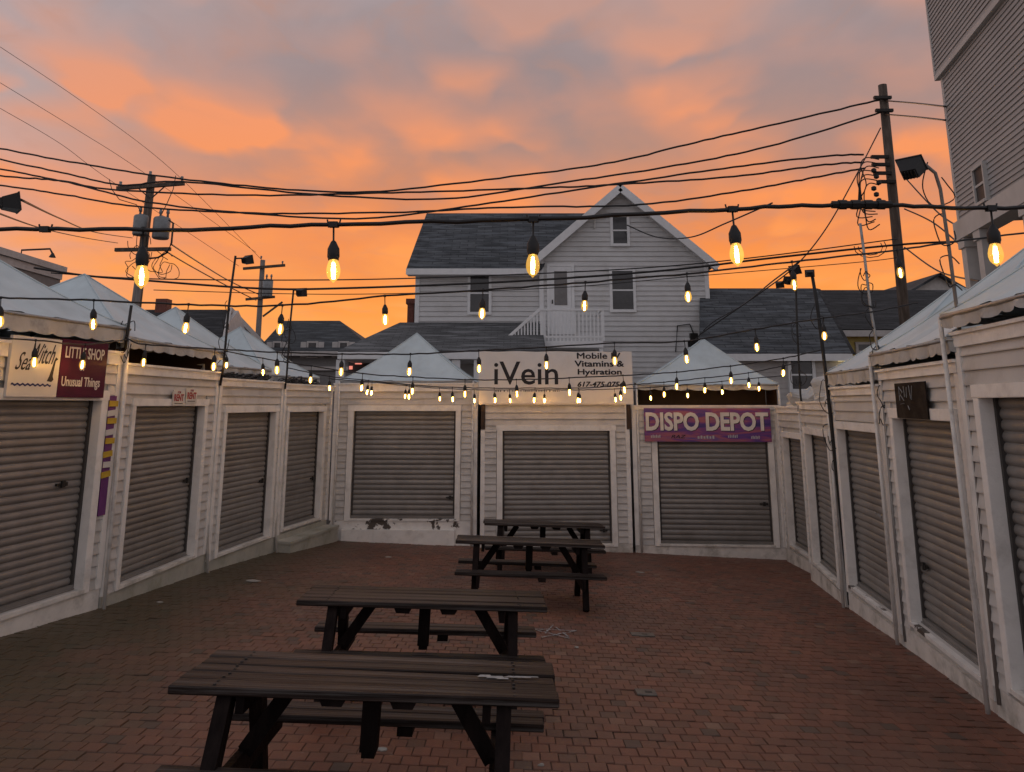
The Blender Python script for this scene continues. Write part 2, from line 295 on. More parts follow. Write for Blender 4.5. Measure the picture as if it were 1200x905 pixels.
# ------------------------------------------------------------------ geometry helpers
class MB:
    def __init__(s): s.v = []; s.f = []; s.uv = None
    def add(s, vs, fs):
        o = len(s.v); s.v += [tuple(p) for p in vs]; s.f += [tuple(i+o for i in f) for f in fs]
    def box(s, a, b, mtx=None):
        x0, y0, z0 = a; x1, y1, z1 = b
        vs = [Vector(p) for p in ((x0, y0, z0), (x1, y0, z0), (x1, y1, z0), (x0, y1, z0), (x0, y0, z1), (x1, y0, z1), (x1, y1, z1), (x0, y1, z1))]
        if mtx: vs = [mtx @ p for p in vs]
        s.add(vs, [(0, 3, 2, 1), (4, 5, 6, 7), (0, 1, 5, 4), (1, 2, 6, 5), (2, 3, 7, 6), (3, 0, 4, 7)]); return s
    def bar(s, p, q, w, h, up=(0, 0, 1)):
        p, q = Vector(p), Vector(q); d = (q-p).normalized(); sd = d.cross(Vector(up))
        if sd.length < 1e-4: sd = Vector((1, 0, 0))
        sd.normalize(); u = sd.cross(d); vs = []
        for e in (p, q):
            for a, b in ((-1, -1), (1, -1), (1, 1), (-1, 1)): vs.append(e+sd*a*w/2+u*b*h/2)
        s.add(vs, [(0, 1, 2, 3), (7, 6, 5, 4), (0, 4, 5, 1), (1, 5, 6, 2), (2, 6, 7, 3), (3, 7, 4, 0)]); return s
    def tube(s, pts, r, n=8, r2=None):
        pts = [Vector(p) for p in pts]; k = len(pts); vs = []
        for i, p in enumerate(pts):
            d = (pts[min(i+1, k-1)]-pts[max(i-1, 0)]).normalized()
            a = d.cross(Vector((0, 0, 1)) if abs(d.z) < .9 else Vector((1, 0, 0))).normalized(); b = d.cross(a)
            rr = r if r2 is None else r+(r2-r)*i/(k-1)
            vs += [p+(a*math.cos(2*math.pi*j/n)+b*math.sin(2*math.pi*j/n))*rr for j in range(n)]
        fs = [(i*n+j, i*n+(j+1) % n, (i+1)*n+(j+1) % n, (i+1)*n+j) for i in range(k-1) for j in range(n)]
        fs += [tuple(range(n))[::-1], tuple((k-1)*n+j for j in range(n))]
        s.add(vs, fs); return s
    def lathe(s, prof, n=16, mtx=None):
        vs = [Vector((r*math.cos(2*math.pi*j/n), r*math.sin(2*math.pi*j/n), z)) for r, z in prof for j in range(n)]
        if mtx: vs = [mtx @ p for p in vs]
        fs = [(i*n+j, i*n+(j+1) % n, (i+1)*n+(j+1) % n, (i+1)*n+j) for i in range(len(prof)-1) for j in range(n)]
        fs += [tuple(range(n))[::-1], tuple((len(prof)-1)*n+j for j in range(n))]
        s.add(vs, fs); return s
    def prism(s, poly, y0, y1):                    # polygon in xz, extruded along y
        k = len(poly); vs = [(x, y0, z) for x, z in poly]+[(x, y1, z) for x, z in poly]
        s.add(vs, [tuple(range(k)), tuple(range(2*k-1, k-1, -1))]+[(i, i+k, (i+1) % k+k, (i+1) % k) for i in range(k)]); return s
    def mesh(s, name, smooth=False):
        me = bpy.data.meshes.new(name); me.from_pydata(s.v, [], s.f)
        if s.uv: 
            ul = me.uv_layers.new(name='UVMap')
            for li, lp in enumerate(me.loops): ul.data[li].uv = s.uv[lp.vertex_index]
        bm = bmesh.new(); bm.from_mesh(me); bmesh.ops.recalc_face_normals(bm, faces=bm.faces); bm.to_mesh(me); bm.free()
        if smooth:
            for p in me.polygons: p.use_smooth = True
        return me
def link(name, me, m, parent=None, loc=(0, 0, 0), rot=(0, 0, 0)):
    o = bpy.data.objects.new(name, me); col.objects.link(o)
    if m is not None and me is not None and not me.materials: me.materials.append(M[m] if isinstance(m, str) else m)
    o.location = loc; o.rotation_euler = rot
    if parent: o.parent = parent
    return o
def part(name, mb, m, parent=None, loc=(0, 0, 0), rot=(0, 0, 0), smooth=False):
    return link(name, mb.mesh(name, smooth), m, parent, loc, rot)
def thing(name, label, cat, loc=(0, 0, 0), rot=(0, 0, 0), group=None):
    o = bpy.data.objects.new(name, None); col.objects.link(o); o.empty_display_size = .1
    o.location = loc; o.rotation_euler = rot; return tag(o, label, cat, group)
def tag(o, label=None, cat=None, group=None, kind=None):
    for k, v in (('label', label), ('category', cat), ('group', group), ('kind', kind)):
        if v: o[k] = v
    return o
_cache = {}
def bev(sx_, sy_, sz_, b=.006, key=None):           # chamfered box from the origin corner, shared between alike pieces
    k = (round(sx_, 3), round(sy_, 3), round(sz_, 3), b, key)
    if k not in _cache:
        bm = bmesh.new(); bmesh.ops.create_cube(bm, size=1)
        for v in bm.verts: v.co = Vector(((v.co.x+.5)*sx_, (v.co.y+.5)*sy_, (v.co.z+.5)*sz_))
        bmesh.ops.bevel(bm, geom=bm.edges[:], offset=b, segments=1, affect='EDGES')
        me = bpy.data.meshes.new('piece'); bm.to_mesh(me); bm.free(); _cache[k] = me
    return _cache[k]
def lap(L, pitch, t=.02):                          # one clapboard: thick at its lower edge
    k = ('lap', round(L, 3), round(pitch, 3), t)
    if k not in _cache:
        mb = MB(); h = pitch+.012; prof = [(-t, 0), (-t, .012), (-.004, h), (.012, h), (.012, 0)]
        n = len(prof); vs = [(x, y, z) for x in (0, L) for y, z in prof]
        mb.add(vs, [tuple(range(n)), tuple(range(2*n-1, n-1, -1))]+[(i, i+n, (i+1) % n+n, (i+1) % n) for i in range(n)])
        _cache[k] = mb.mesh('clapboard')
    return _cache[k]
def slat(L, pitch):
    k = ('slat', round(L, 3), round(pitch, 3))
    if k not in _cache:
        mb = MB(); d = .016
        prof = [(.004, 0), (-.002, .006), (-d*.55, pitch*.16), (-d*.92, pitch*.32), (-d, pitch*.48), (-d*.9, pitch*.64), (-d*.5, pitch*.84), (0, pitch-.006), (.004, pitch), (.012, pitch*.5)]
        n = len(prof); vs = [(x, y, z) for x in (0, L) for y, z in prof]
        mb.add(vs, [tuple(range(n)), tuple(range(2*n-1, n-1, -1))]+[(i, i+n, (i+1) % n+n, (i+1) % n) for i in range(n)])
        me = mb.mesh('slat'); _cache[k] = me
    return _cache[k]
def text(body, x0, x1, z0, z1, y, bold=0, shear=0, thick=.003, keep=False):
    cu = bpy.data.curves.new('t', 'FONT'); cu.body = body; cu.offset = bold; cu.shear = shear; cu.extrude = .001; cu.resolution_u = 3
    ob = bpy.data.objects.new('t', cu); col.objects.link(ob)
    dg = bpy.context.evaluated_depsgraph_get(); me = bpy.data.meshes.new_from_object(ob.evaluated_get(dg)); bpy.data.objects.remove(ob)
    vs = [v.co.copy() for v in me.vertices]
    a, b = min(v.x for v in vs), max(v.x for v in vs); c, d = min(v.y for v in vs), max(v.y for v in vs)
    for v, q in zip(me.vertices, vs):
        v.co = (x0+(q.x-a)/(b-a)*(x1-x0), y-(thick if q.z > 0 else 0), z0+(q.y-c)/(d-c)*(z1-z0))
    me.name = 'lettering'; me.materials.clear(); return me
# ------------------------------------------------------------------ ground and courtyard paving
def build_ground():
    xs = [-400, -120, -40, -20, -12, -9, -6, -3, 0, 3, 6, 9, 12, 20, 40, 120, 400]
    ys = [-200, -60, -20, -8, -2, 2, 6, 10, 14, 18, 22, 26, 40, 80, 200, 700, 1800]
    cl_ = lambda v, a, b: max(a, min(b, v))
    mb = MB(); n = len(xs)
    vs = [(x, y, gz(cl_(x, -9, 9), cl_(y, -8, 26))-.06) for y in ys for x in xs]
    mb.add(vs, [(j*n+i, j*n+i+1, (j+1)*n+i+1, (j+1)*n+i) for j in range(len(ys)-1) for i in range(n-1)])
    tag(part('ground', mb, 'earth'), kind='structure')
build_ground()
SLOPE = (math.atan(GC), math.atan(-GB), 0)          # a thing standing square on the falling courtyard
paving = part('courtyard_paving', MB().box((-5.9, 1.6, -.07), (5.95, 16.9, -.0135)), 'joint', rot=SLOPE); tag(paving, kind='structure')
BW, BD, GAP = .1215, .147, .005
rnd = random.Random(3)
bricks = []
for j in range(int((16.7-1.8)/BD)):
    y = 1.8+j*BD; off = (j % 2)*BW*.5+rnd.uniform(-.012, .012)
    for i in range(int(11.4/BW)):
        x = -5.75+i*BW+off; wide = 0
        bricks.append((x+rnd.uniform(-.002, .002), y+rnd.uniform(-.0025, .0025)))
def brick_frustum(w, d, b=.003, h=.04):
    return [(b, b, 0), (w-b, b, 0), (w-b, d-b, 0), (b, d-b, 0), (0, 0, -.006), (w, 0, -.006), (w, d, -.006), (0, d, -.006), (0, 0, -h), (w, 0, -h), (w, d, -h), (0, d, -h)], \
        [(0, 1, 2, 3)]+[(i, i+4, (i+1) % 4+4, (i+1) % 4) for i in range(4)]+[(i+4, i+8, (i+1) % 4+8, (i+1) % 4+4) for i in range(4)]
def tone():
    t = rnd.gauss(.5, .24)
    if rnd.random() < .02: t = rnd.uniform(0, .1)
    return max(0, min(1, t))
def score(b):
    p = proj((b[0]+BW/2, b[1]+BD/2, gz(*b)))
    return b[1] if -8 < p[0] < 1208 and p[1] < 908 else 99+b[1]
order = sorted(range(len(bricks)), key=lambda i: score(bricks[i]))
chosen = set(order[:300])
variants = []
for k in range(10):
    mb = MB(); v, f = brick_frustum(BW-.0035, BD-.0125); mb.add(v, f+[(11, 10, 9, 8)]); me = mb.mesh('brick')
    at_ = me.attributes.new('tone', 'FLOAT', 'FACE'); tv = [.02, .2, .35, .42, .5, .55, .62, .7, .8, .97][k]
    for d in at_.data: d.value = tv
    variants.append(me)
wts = [.9, 4, 6, 6, 7, 7, 6, 6, 4, 1.4]
big = MB(); tones = []
for i, (x, y) in enumerate(bricks):
    dz = rnd.uniform(-.003, .002)+.009*mnoise.noise(Vector((x*.45, y*.45, 2.2)))-.003; tx, ty = rnd.gauss(0, .012), rnd.gauss(0, .012)
    if i in chosen:
        o = link('brick', rnd.choices(variants, wts)[0], 'brick', paving, (x, y, dz), (tx, ty, rnd.gauss(0, .012)))
    else:
        v, f = brick_frustum(BW-.0035, BD-.0125); rz = rnd.gauss(0, .012)
        f = f[:5]
        big.add([(x+a-b*rz, y+b+a*rz, c+dz+b*tx-a*ty) for a, b, c in v[:8]], f); t = tone(); tones += [t]*len(f)
me = bpy.data.meshes.new('bricks'); me.from_pydata(big.v, [], big.f)
at_ = me.attributes.new('tone', 'FLOAT', 'FACE'); at_.data.foreach_set('value', tones)
o = link('bricks', me, 'brick', paving); tag(o, kind='stuff')
# ------------------------------------------------------------------ market stalls
def stall(label, P, Q, top, fas, door, trim, base, pitch, depth=2.3, recess=.12, cb=.085, lz=.128, sill='base', board=None, latch=None, casw=.095, skirt_mat='base', skin=None):
    """P,Q: front ground corners seen left to right from the yard; world heights for top, fascia bottom, door (u0,u1,z0,z1), trim (u0,u1,ztop), base top"""
    P, Q = Vector(P), Vector(Q); d = Q-P; W = d.length; yaw = math.atan2(d.y, d.x)
    z0 = gz(P.x, P.y); low = min(z0, gz(Q.x, Q.y))-.12
    t = thing('market_stall', label, 'market stall', (P.x, P.y, z0), (0, 0, yaw), 'shuttered market stalls round the courtyard')
    L = lambda z: z-z0
    T, FB, BT, LO = L(top), L(fas), L(base), L(low)
    du0, du1, dz0, dz1 = door[0], door[1], L(door[2]), L(door[3]); tu0, tu1, tz = trim[0], trim[1], L(trim[2])
    w = MB(); R_ = recess
    w.box((.012, .012, LO), (du0, R_+.02, T-.02)); w.box((du1, .012, LO), (W-.012, R_+.02, T-.02))
    w.box((du0, .012, dz1), (du1, R_+.02, T-.02)); w.box((du0, .012, LO), (du1, R_+.02, dz0-.005))
    w.box((.012, R_+.02, LO), (.05, depth, T-.02)); w.box((W-.05, R_+.02, LO), (W-.012, depth, T-.02))
    w.box((.05, depth-.04, LO), (W-.05, depth, T-.02)); w.box((.0, R_, T-.02), (W, depth+.02, T-.004))
    part('wall', w, 'siding', t)
    part('base_board', MB().box((0, -.022, LO), (W, .012, BT)), skirt_mat, t)
    part('sill', MB().box((du0-.02, -.05, dz0-.045), (du1+.02, R_+.01, dz0-.006)), 'peel' if sill == 'peel' else 'base', t)
    for a in (0, W-cb): part('corner_board', MB().box((a, -.036, BT-.002), (a+cb, .012, FB)), 'trim', t)
    fb = part('fascia_board', MB().box((-.01, -.048, FB), (W+.01, .012, T-.03)), 'trim', t)
    part('fascia_cap', MB().box((-.02, -.075, T-.03), (W+.02, .05, T)), 'trim', fb)
    for a, b in ((tu0, du0), (du1, tu1)):
        c = part('door_casing', MB().box((a, -.044, dz0-.05), (b, .012, dz1)), 'trim', t)
    part('door_casing', MB().box((tu0-.012, -.050, dz1), (tu1+.012, .012, tz)), 'trim', t)
    jm = MB(); jm.box((du0-.012, -.0415, dz0-.04), (du0+.006, R_+.005, dz1)); jm.box((du1-.006, -.0415, dz0-.04), (du1+.012, R_+.005, dz1)); jm.box((du0, -.0475, dz1-.006), (du1, R_+.005, dz1+.01))
    part('door_jamb', jm, 'trim', t)
    # clapboards
    z = BT
    while z < FB-.01:
        h = lz
        if z+h > FB: h = FB-z
        segs = [(cb, tu0-.012), (tu1+.012, W-cb)] if z < tz-.02 else [(cb, W-cb)]
        if z < tz-.02 and tz < z+h: pass
        for a, b in segs:
            if b-a > .015: link('clapboard', lap(b-a, lz if h > lz-.001 else h, .03), 'siding', t, (a, 0, z))
        z += lz
    # rolling shutter
    s = MB(); Wd = du1-du0
    s.box((du0+.0065, R_-.05, dz0), (du0+.045, R_+.015, dz1)); s.box((du1-.045, R_-.05, dz0), (du1-.0065, R_+.015, dz1))
    s.box((du0+.03, R_+.004, dz0), (du1-.03, R_+.012, dz1))
    sh = part('rolling_shutter', s, 'shutter_dark', t)
    part('bottom_bar', MB().box((du0+.02, R_-.055, dz0), (du1-.02, R_-.01, dz0+.05)).box((du0+.02, R_-.07, dz0), (du1-.02, R_-.055, dz0+.012)), 'shutter', sh)
    n = max(1, int(round((dz1-dz0-.05)/pitch))); p_ = (dz1-dz0-.05)/n
    me = slat(Wd-.05, p_)
    for i in range(n): link('slat', me, 'shutter', sh, (du0+.025, R_-.012, dz0+.05+i*p_))
    lx, lzz = latch if latch else (du1-.17, dz0+.9)
    lm = MB().box((lx-.09, R_-.055, lzz-.012), (lx+.07, R_-.03, lzz+.012)).box((lx-.03, R_-.07, lzz-.035), (lx+.02, R_-.045, lzz+.04)).box((lx+.03, R_-.065, lzz-.02), (lx+.06, R_-.05, lzz+.02))
    part('latch', lm, 'iron', sh)
    t['W'] = W
    return t
def local(t, u, v, z):                               # stall-local place -> world
    return t.matrix_basis @ Vector((u, v, z-t.location.z))
ST_ = {}
ST_['L1'] = stall('weathered white market stall under the pale and maroon shop signs', (-5.24, 6.79), (-4.775, 9.46), 2.63, 2.47, (.42, 2.40, -.02, 2.05), (.32, 2.50, 2.16), -.07, .082, sill='base', latch=(2.05, 1.28))
ST_['L2'] = stall('white market stall with two small rent notices above its shutter', (-4.755, 9.47), (-4.59, 12.12), 2.50, 2.365, (.33, 2.235, -.12, 1.985), (.25, 2.33, 2.075), -.175, .082, skirt_mat='mossy', latch=(2.08, 1.22))
ST_['L3'] = stall('narrow white market stall beside the floodlight pole and next to the step', (-4.575, 12.14), (-4.24, 14.40), 2.41, 2.285, (.28, 2.02, -.24, 1.875), (.20, 2.11, 1.985), -.30, .086, skirt_mat='mossy', latch=(1.86, 1.13))
ST_['L4'] = stall('narrow white market stall in the corner with a wooden step in front', (-4.225, 14.41), (-3.79, 16.40), 2.385, 2.27, (.22, 1.66, -.20, 1.865), (.14, 1.76, 1.965), -.29, .09, skirt_mat='mossy', latch=(1.52, 1.12))
ST_['B1'] = stall('white market stall with badly peeling paint under its wide shutter', (-3.73, 16.46), (-.715, 16.36), 2.44, 2.27, (.42, 2.57, -.27, 1.87), (.31, 2.67, 1.985), -.31, .0975, recess=.07, sill='peel', latch=(2.47, .82), skirt_mat='peel')
ST_['B2'] = stall('white market stall beneath the tall pale hydration banner', (-.64, 16.17), (2.42, 16.28), 2.06, 1.99, (.44, 2.66, -.74, 1.475), (.33, 2.765, 1.58), -.73, .0985, recess=.07, latch=(2.50, .30))
ST_['B3'] = stall('white market stall under the purple dusk coloured banner', (2.485, 16.34), (5.46, 16.10), 1.985, 1.90, (.50, 2.735, -.73, 1.31), (.39, 2.84, 1.40), -.77, .0985, recess=.07, latch=(2.6, .95))
ST_['R1'] = stall('set back white market stall squeezed in beside the corner', (5.39, 15.9), (5.23, 13.66), 1.96, 1.84, (.36, 1.80, -.62, 1.38), (.27, 1.90, 1.48), -.74, .09)
ST_['R2'] = stall('white market stall beside the leaning black pole with crumpled tarp on its roof', (5.02, 13.67), (4.635, 11.37), 2.05, 1.92, (.42, 2.02, -.51, 1.53), (.33, 2.12, 1.63), -.60, .09)
ST_['R3'] = stall('white market stall with white scratches on its shutter', (4.645, 11.30), (4.385, 9.25), 2.24, 2.12, (.17, 1.83, -.40, 1.67), (.09, 1.93, 1.77), -.52, .09, sill='peel', latch=(1.6, .75))
ST_['R4'] = stall('white market stall with a square dark board above its shutter', (4.38, 9.23), (4.02, 6.95), 2.40, 2.28, (.38, 2.08, -.28, 1.855), (.285, 2.17, 1.96), -.40, .09, sill='peel', latch=(.62, .95))
ST_['R5'] = stall('tall white market stall beyond the floodlight pole with a drooping scalloped canopy', (4.01, 6.93), (3.67, 4.50), 2.635, 2.50, (.36, 2.1, -.18, 2.06), (.265, 2.20, 2.165), -.27, .09)
sh_ = [o for o in ST_['R3'].children if o.name.startswith('rolling_shutter')][0]; zs = -ST_['R3'].location.z
for k, (x, z, w_, h_) in enumerate(((1.20, .64, .14, .035), (1.36, .60, .16, .03), (1.54, .585, .12, .04), (1.05, .66, .10, .02))):
    part('paint_scratch', MB().prism([(x, z+zs), (x+w_, z+zs-h_*.4), (x+w_*.9, z+zs+h_*.3), (x+w_*.3, z+zs+h_*.6)], .082, .0905), 'chalk', sh_)
# wooden step in front of the corner stall, low plinth step in front of the peeling stall
a = ST_['L4']
t = thing('wooden_step', 'mossy wooden step in front of the narrow corner stall', 'step', a.location, a.rotation_euler)
zt = -.38-a.location.z
part('tread', MB().box((-.02, -.33, zt-.045), (1.98, -.024, zt)), 'mossy', t)
part('riser', MB().box((.0, -.31, zt-.45), (1.96, -.28, zt-.046)).box((.0, -.279, zt-.45), (.03, -.026, zt-.046)), 'mossy', t)
a = ST_['B1']
t = thing('plinth_step', 'low white painted plank plinth under the peeling stall', 'plinth', a.location, a.rotation_euler)
for x0, x1 in ((.28, .93), (.935, 2.58)): part('plank', MB().box((x0, -.11, -.2), (x1, -.024, .20)), 'trim', t)
# ------------------------------------------------------------------ canopy tents over the stalls
def tent(st, label, eave, apex, u0=-.03, u1=None, v0=-.06, v1=2.5, drop=.17, apex_uv=None, poles=True, scal=9, slack=.0, back=None):
    s = ST_[st]; u1 = u1 if u1 is not None else s['W']+.03
    t = thing('canopy_tent', label, 'canopy tent', s.location, s.rotation_euler, 'white canopies over the stalls')
    z0 = s.location.z; e, a = eave-z0, apex-z0
    au, av = apex_uv if apex_uv else ((u0+u1)/2, (v0+v1)/2)
    cs = [(u0, v0), (u1, v0), (u1, v1), (u0, v1)]; mb = MB(); K = 18; rs = random.Random(hash(st) % 99)
    for i in range(4):
        (x0, y0), (x1, y1) = cs[i], cs[(i+1) % 4]; vs = []; fs = []
        for r in range(K+1):
            f = r/K; zz = e+(a-e)*(f**1.16)
            for c in range(K+1):
                g = c/K; bx, by = x0+(x1-x0)*g, y0+(y1-y0)*g
                sag = -.05*math.sin(math.pi*g)*(1-f)*f*4*.6 - .018*math.sin(math.pi*g)*(1-f)
                sag += (.016*math.sin(g*23+i*2)+.012*math.sin(g*37+i+f*3))*(1-f*.6)*math.sin(math.pi*g)*(1-f**3)
                vs.append((bx+(au-bx)*f, by+(av-by)*f, zz+sag))
        for r in range(K):
            for c in range(K): fs.append((r*(K+1)+c, r*(K+1)+c+1, (r+1)*(K+1)+c+1, (r+1)*(K+1)+c))
        mb.add(vs, fs)
    me = mb.mesh('canopy', True); link('canopy', me, 'canvas', t)
    sm = MB()
    for (x, y) in cs: sm.tube([(x+(au-x)*f, y+(av-y)*f, e+(a-e)*f**1.16+.006) for f in [k/8 for k in range(9)]], .011, 5)
    part('seam', sm, 'canvas', t, smooth=True)
    vb = MB()
    for i in range(4):
        (x0, y0), (x1, y1) = cs[i], cs[(i+1) % 4]; n = scal*4; dx, dy = (x1-x0), (y1-y0); ll = math.hypot(dx, dy); nx, ny = dy/ll, -dx/ll
        vs = []; ph = rs.uniform(0, 6)
        for k in range(n+1):
            g = k/n; w_ = .02*math.sin(g*31+ph)+.012*math.sin(g*57+ph*2)
            bot = e-drop-.028*abs(math.sin(math.pi*g*scal))+.02*math.sin(g*9+ph)*slack
            for q in (0, .5, 1): vs.append((x0+dx*g+nx*w_*q, y0+dy*g+ny*w_*q, e-.012*math.sin(math.pi*g)+(bot-e)*q))
        vb.add(vs, [(k*3+q, k*3+q+1, k*3+q+4, k*3+q+3) for k in range(n) for q in (0, 1)])
    part('valance', vb, 'valance', t, smooth=True)
    fr = MB()
    for i in range(4): fr.tube([(*cs[i], e-.03), (*cs[(i+1) % 4], e-.03)], .017, 6)
    part('frame_rail', fr, 'galv', t, smooth=True)
    if back: part('gap_shade_panel', MB().box((u0+.03, v1*.4, back-z0), (u1-.03, v1*.4+.02, e+.05)).box((u0+.01, .1, back-z0), (u0+.025, v1*.4, e-.01)).box((u1-.025, .1, back-z0), (u1-.01, v1*.4, e-.01)), 'brown_post', t)  # added dark panels standing in for the shade in the gap under the canopy
    if poles:
        for (x, y) in cs:
            if y == v0 and x == u1 and st not in ('B1', 'B3'): continue
            yy = -.085 if y == v0 else y; xx = x
            w_ = s.matrix_basis @ Vector((xx, yy, 0)); part('tent_pole', MB().tube([(xx, yy, gz(w_.x, w_.y)-z0-.08), (x, y, e-.02)], .021, 8), 'pipe', t, smooth=True)
    return t
tent('L1', 'dingy white canopy with rippled valance over the pale and maroon signs', 2.93, 4.0, v1=3.0)
tent('L2', 'white canopy over the stall with the two rent notices', 2.82, 3.83, v1=3.0, drop=.12, back=2.5)
tent('L3', 'white canopy behind the floodlight pole and black cable coils', 2.64, 3.68, v0=.25, v1=2.85, drop=.1)
tent('L4', 'white canopy peaked over the corner stall with the step', 2.56, 3.55, v0=.3, v1=2.9, drop=.1)
tent('B1', 'pale canopy with narrow scalloped valance over the peeling stall', 2.50, 3.60, u0=.1, u1=2.92, v0=-.04, v1=2.5, drop=.07, scal=7)
tent('B3', 'pale canopy raised above a dark gap over the purple banner', 2.42, 3.46, u0=.12, u1=3.02, v0=-.02, v1=2.5, drop=.10, scal=8, apex_uv=(1.75, 1.3), back=1.985)
tent('R3', 'pale canopy with grey valance over the stall with the scratched shutter', 2.46, 3.55, v1=2.9, v0=-.08)
tent('R4', 'pale canopy with rippled valance over the square dark board', 2.60, 3.75, v1=2.9, v0=-.1, drop=.13)
tent('R5', 'sagging pale canopy over the tall stall past the floodlight pole', 2.80, 4.0, v1=3.0, v0=-.12, drop=.1, slack=1)
# ------------------------------------------------------------------ picnic tables
def picnic_table(label, x, y, yaw, L=1.98):
    rx, ry, _ = SLOPE
    t = thing('picnic_table', label, 'picnic table', (x, y, gz(x, y)), (rx, ry, R(yaw)), 'dark picnic tables down the middle of the yard')
    rd = random.Random(x*7+y); TW = .70; H_ = .76; th_ = .042
    pw = TW/5
    for i in range(5):
        ln = L-.006*rd.randint(0, 3); link('table_plank', bev(ln, pw-.009, th_, .006, i), 'wood', t, (-ln/2+rd.uniform(-.006, .006), -TW/2+i*pw+.004, H_-th_+rd.uniform(-.003, .004)), (rd.gauss(0, .014), rd.gauss(0, .0015), rd.gauss(0, .003)))
    for sgn in (-1, 1):
        for k in range(2):
            ln = L-.05-.02*rd.random(); y0 = sgn*.50-.13+k*.132
            link('bench_plank', bev(ln, .125, .042, .006, (sgn, k)), 'wood', t, (-ln/2, y0, .42-.042+rd.uniform(-.002, .002)), (rd.gauss(0, .006), 0, rd.gauss(0, .002)))
    for e in (-1, 1):
        ex = e*(L/2-.30)
        for sgn in (-1, 1):
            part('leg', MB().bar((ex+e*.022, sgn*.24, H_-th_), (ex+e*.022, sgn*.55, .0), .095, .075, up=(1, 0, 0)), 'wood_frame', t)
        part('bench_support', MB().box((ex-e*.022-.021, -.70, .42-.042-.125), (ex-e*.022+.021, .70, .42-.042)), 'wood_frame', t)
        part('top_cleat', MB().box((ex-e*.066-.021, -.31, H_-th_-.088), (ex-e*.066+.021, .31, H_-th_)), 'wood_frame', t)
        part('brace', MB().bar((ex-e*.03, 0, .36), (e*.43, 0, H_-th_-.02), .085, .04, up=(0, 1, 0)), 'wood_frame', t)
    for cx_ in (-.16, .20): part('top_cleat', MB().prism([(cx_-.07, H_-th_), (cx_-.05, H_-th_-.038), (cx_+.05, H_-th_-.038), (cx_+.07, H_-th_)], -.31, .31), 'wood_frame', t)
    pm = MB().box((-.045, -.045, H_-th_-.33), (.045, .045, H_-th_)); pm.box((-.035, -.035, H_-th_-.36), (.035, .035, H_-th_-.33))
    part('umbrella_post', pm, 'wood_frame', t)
    for sgn in (-1, 1): part('bench_cleat', MB().box((.10, sgn*.50-.13, .42-.042-.045), (.19, sgn*.50+.13, .42-.042)), 'wood_frame', t)
    if y < 8:
        bh = _cache.setdefault('bolt', MB().lathe([(.009, -.002), (.009, .003), (.005, .005)], 8).mesh('bolt'))
        for e in (-1, 1):
            for i in range(5):
                for q in (-.03, .03): link('bolt', bh, 'iron', t, (e*(L/2-.23)+rd.uniform(-.006, .006), -TW/2+(i+.5)*pw+q, H_+.001))
    return t
tb1 = picnic_table('weathered dark picnic table with white smear and open plank gaps on top', -.78, 4.54, .3)
tb2 = picnic_table('dark picnic table standing beside the white chalk star', -.74, 6.77, 2.6)
tb3 = picnic_table('dark picnic table between the chalk star table and the farthest table', .21, 10.92, 1.2)
tb4 = picnic_table('dark picnic table standing right before the pale banner stall', .49, 13.44, 2.5)
sm = MB()
for a, b, w_, h_ in ((.66, .0, .10, .05), (.78, .02, .16, .035), (.60, .015, .08, .05), (.70, -.02, .07, .03), (.86, .03, .08, .02)):
    sm.add([(a-w_/2, b-h_/2, .0), (a+w_/2, b-h_*.3, .0), (a+w_*.4, b+h_/2, .0), (a-w_*.3, b+h_*.4, .0), (a, b, .0012)], [(0, 1, 4), (1, 2, 4), (2, 3, 4), (3, 0, 4)])
part('paint_smear', sm, 'chalk', tb1, (0, 0, .7632))
# ------------------------------------------------------------------ signs and banners
def on_stall(name, st, label, cat):
    s = ST_[st]; t = thing(name, label, cat, s.location, s.rotation_euler); return t, s.location.z
def prt(name, me, m, parent): return link(name, me, m, parent)
OFF = 1.35                                             # first stall: sign measured from a point 1.35 m along it
t, z0 = on_stall('shop_sign', 'L1', 'pale glossy sign with black script and a blue wave line', 'sign')
u0, u1, a, b = OFF-.40, OFF+.265, 2.075-z0, 2.685-z0
part('board', MB().box((u0, -.085, a), (u1, -.052, b)), 'sign_white', t)
W_, H_ = u1-u0, b-a
prt('lettering', text('Sea', u0+W_*.10, u0+W_*.42, a+H_*.44, a+H_*.74, -.086, 0.0, .75), 'letter_black', t)
prt('lettering', text('Witch', u0+W_*.38, u0+W_*.88, a+H_*.56, a+H_*.90, -.086, 0.0, .75), 'letter_black', t)
wv = MB(); n = 40
vs = []
for k in range(n+1):
    g = k/n; zz = a+H_*.20+.008*math.sin(g*2*math.pi*8)
    vs += [(u0+W_*(.06+.8*g), -.0875, zz-.009), (u0+W_*(.06+.8*g), -.0875, zz+.011)]
wv.add(vs, [(2*k, 2*k+2, 2*k+3, 2*k+1) for k in range(n)]); part('wave_line', wv, 'letter_blue', t)
ht = MB(); ht.add([(u0+W_*x, -.0875, a+H_*z) for x, z in ((.76, .27), (.86, .26), (.90, .30), (.875, .36), (.905, .62), (.955, .66), (.90, .69), (.87, .62), (.80, .36))], [tuple(range(9))]); part('pointed_hat', ht, 'letter_black', t)
t, z0 = on_stall('shop_sign', 'L1', 'glossy maroon sign with white condensed lettering', 'sign')
u0, u1, a, b = OFF+.27, OFF+1.0, 2.075-z0, 2.70-z0
part('board', MB().box((u0, -.088, a), (u1, -.052, b)), 'maroon', t); W_, H_ = u1-u0, b-a
for s_, x0, x1, y0, y1 in (('LITTLE SHOP', .08, .92, .68, .88), ('OF', .40, .52, .47, .60), ('Unusual Things', .06, .88, .14, .36)):
    prt('lettering', text(s_, u0+W_*x0, u0+W_*x1, a+H_*y0, a+H_*y1, -.089, .012), 'letter_white', t)
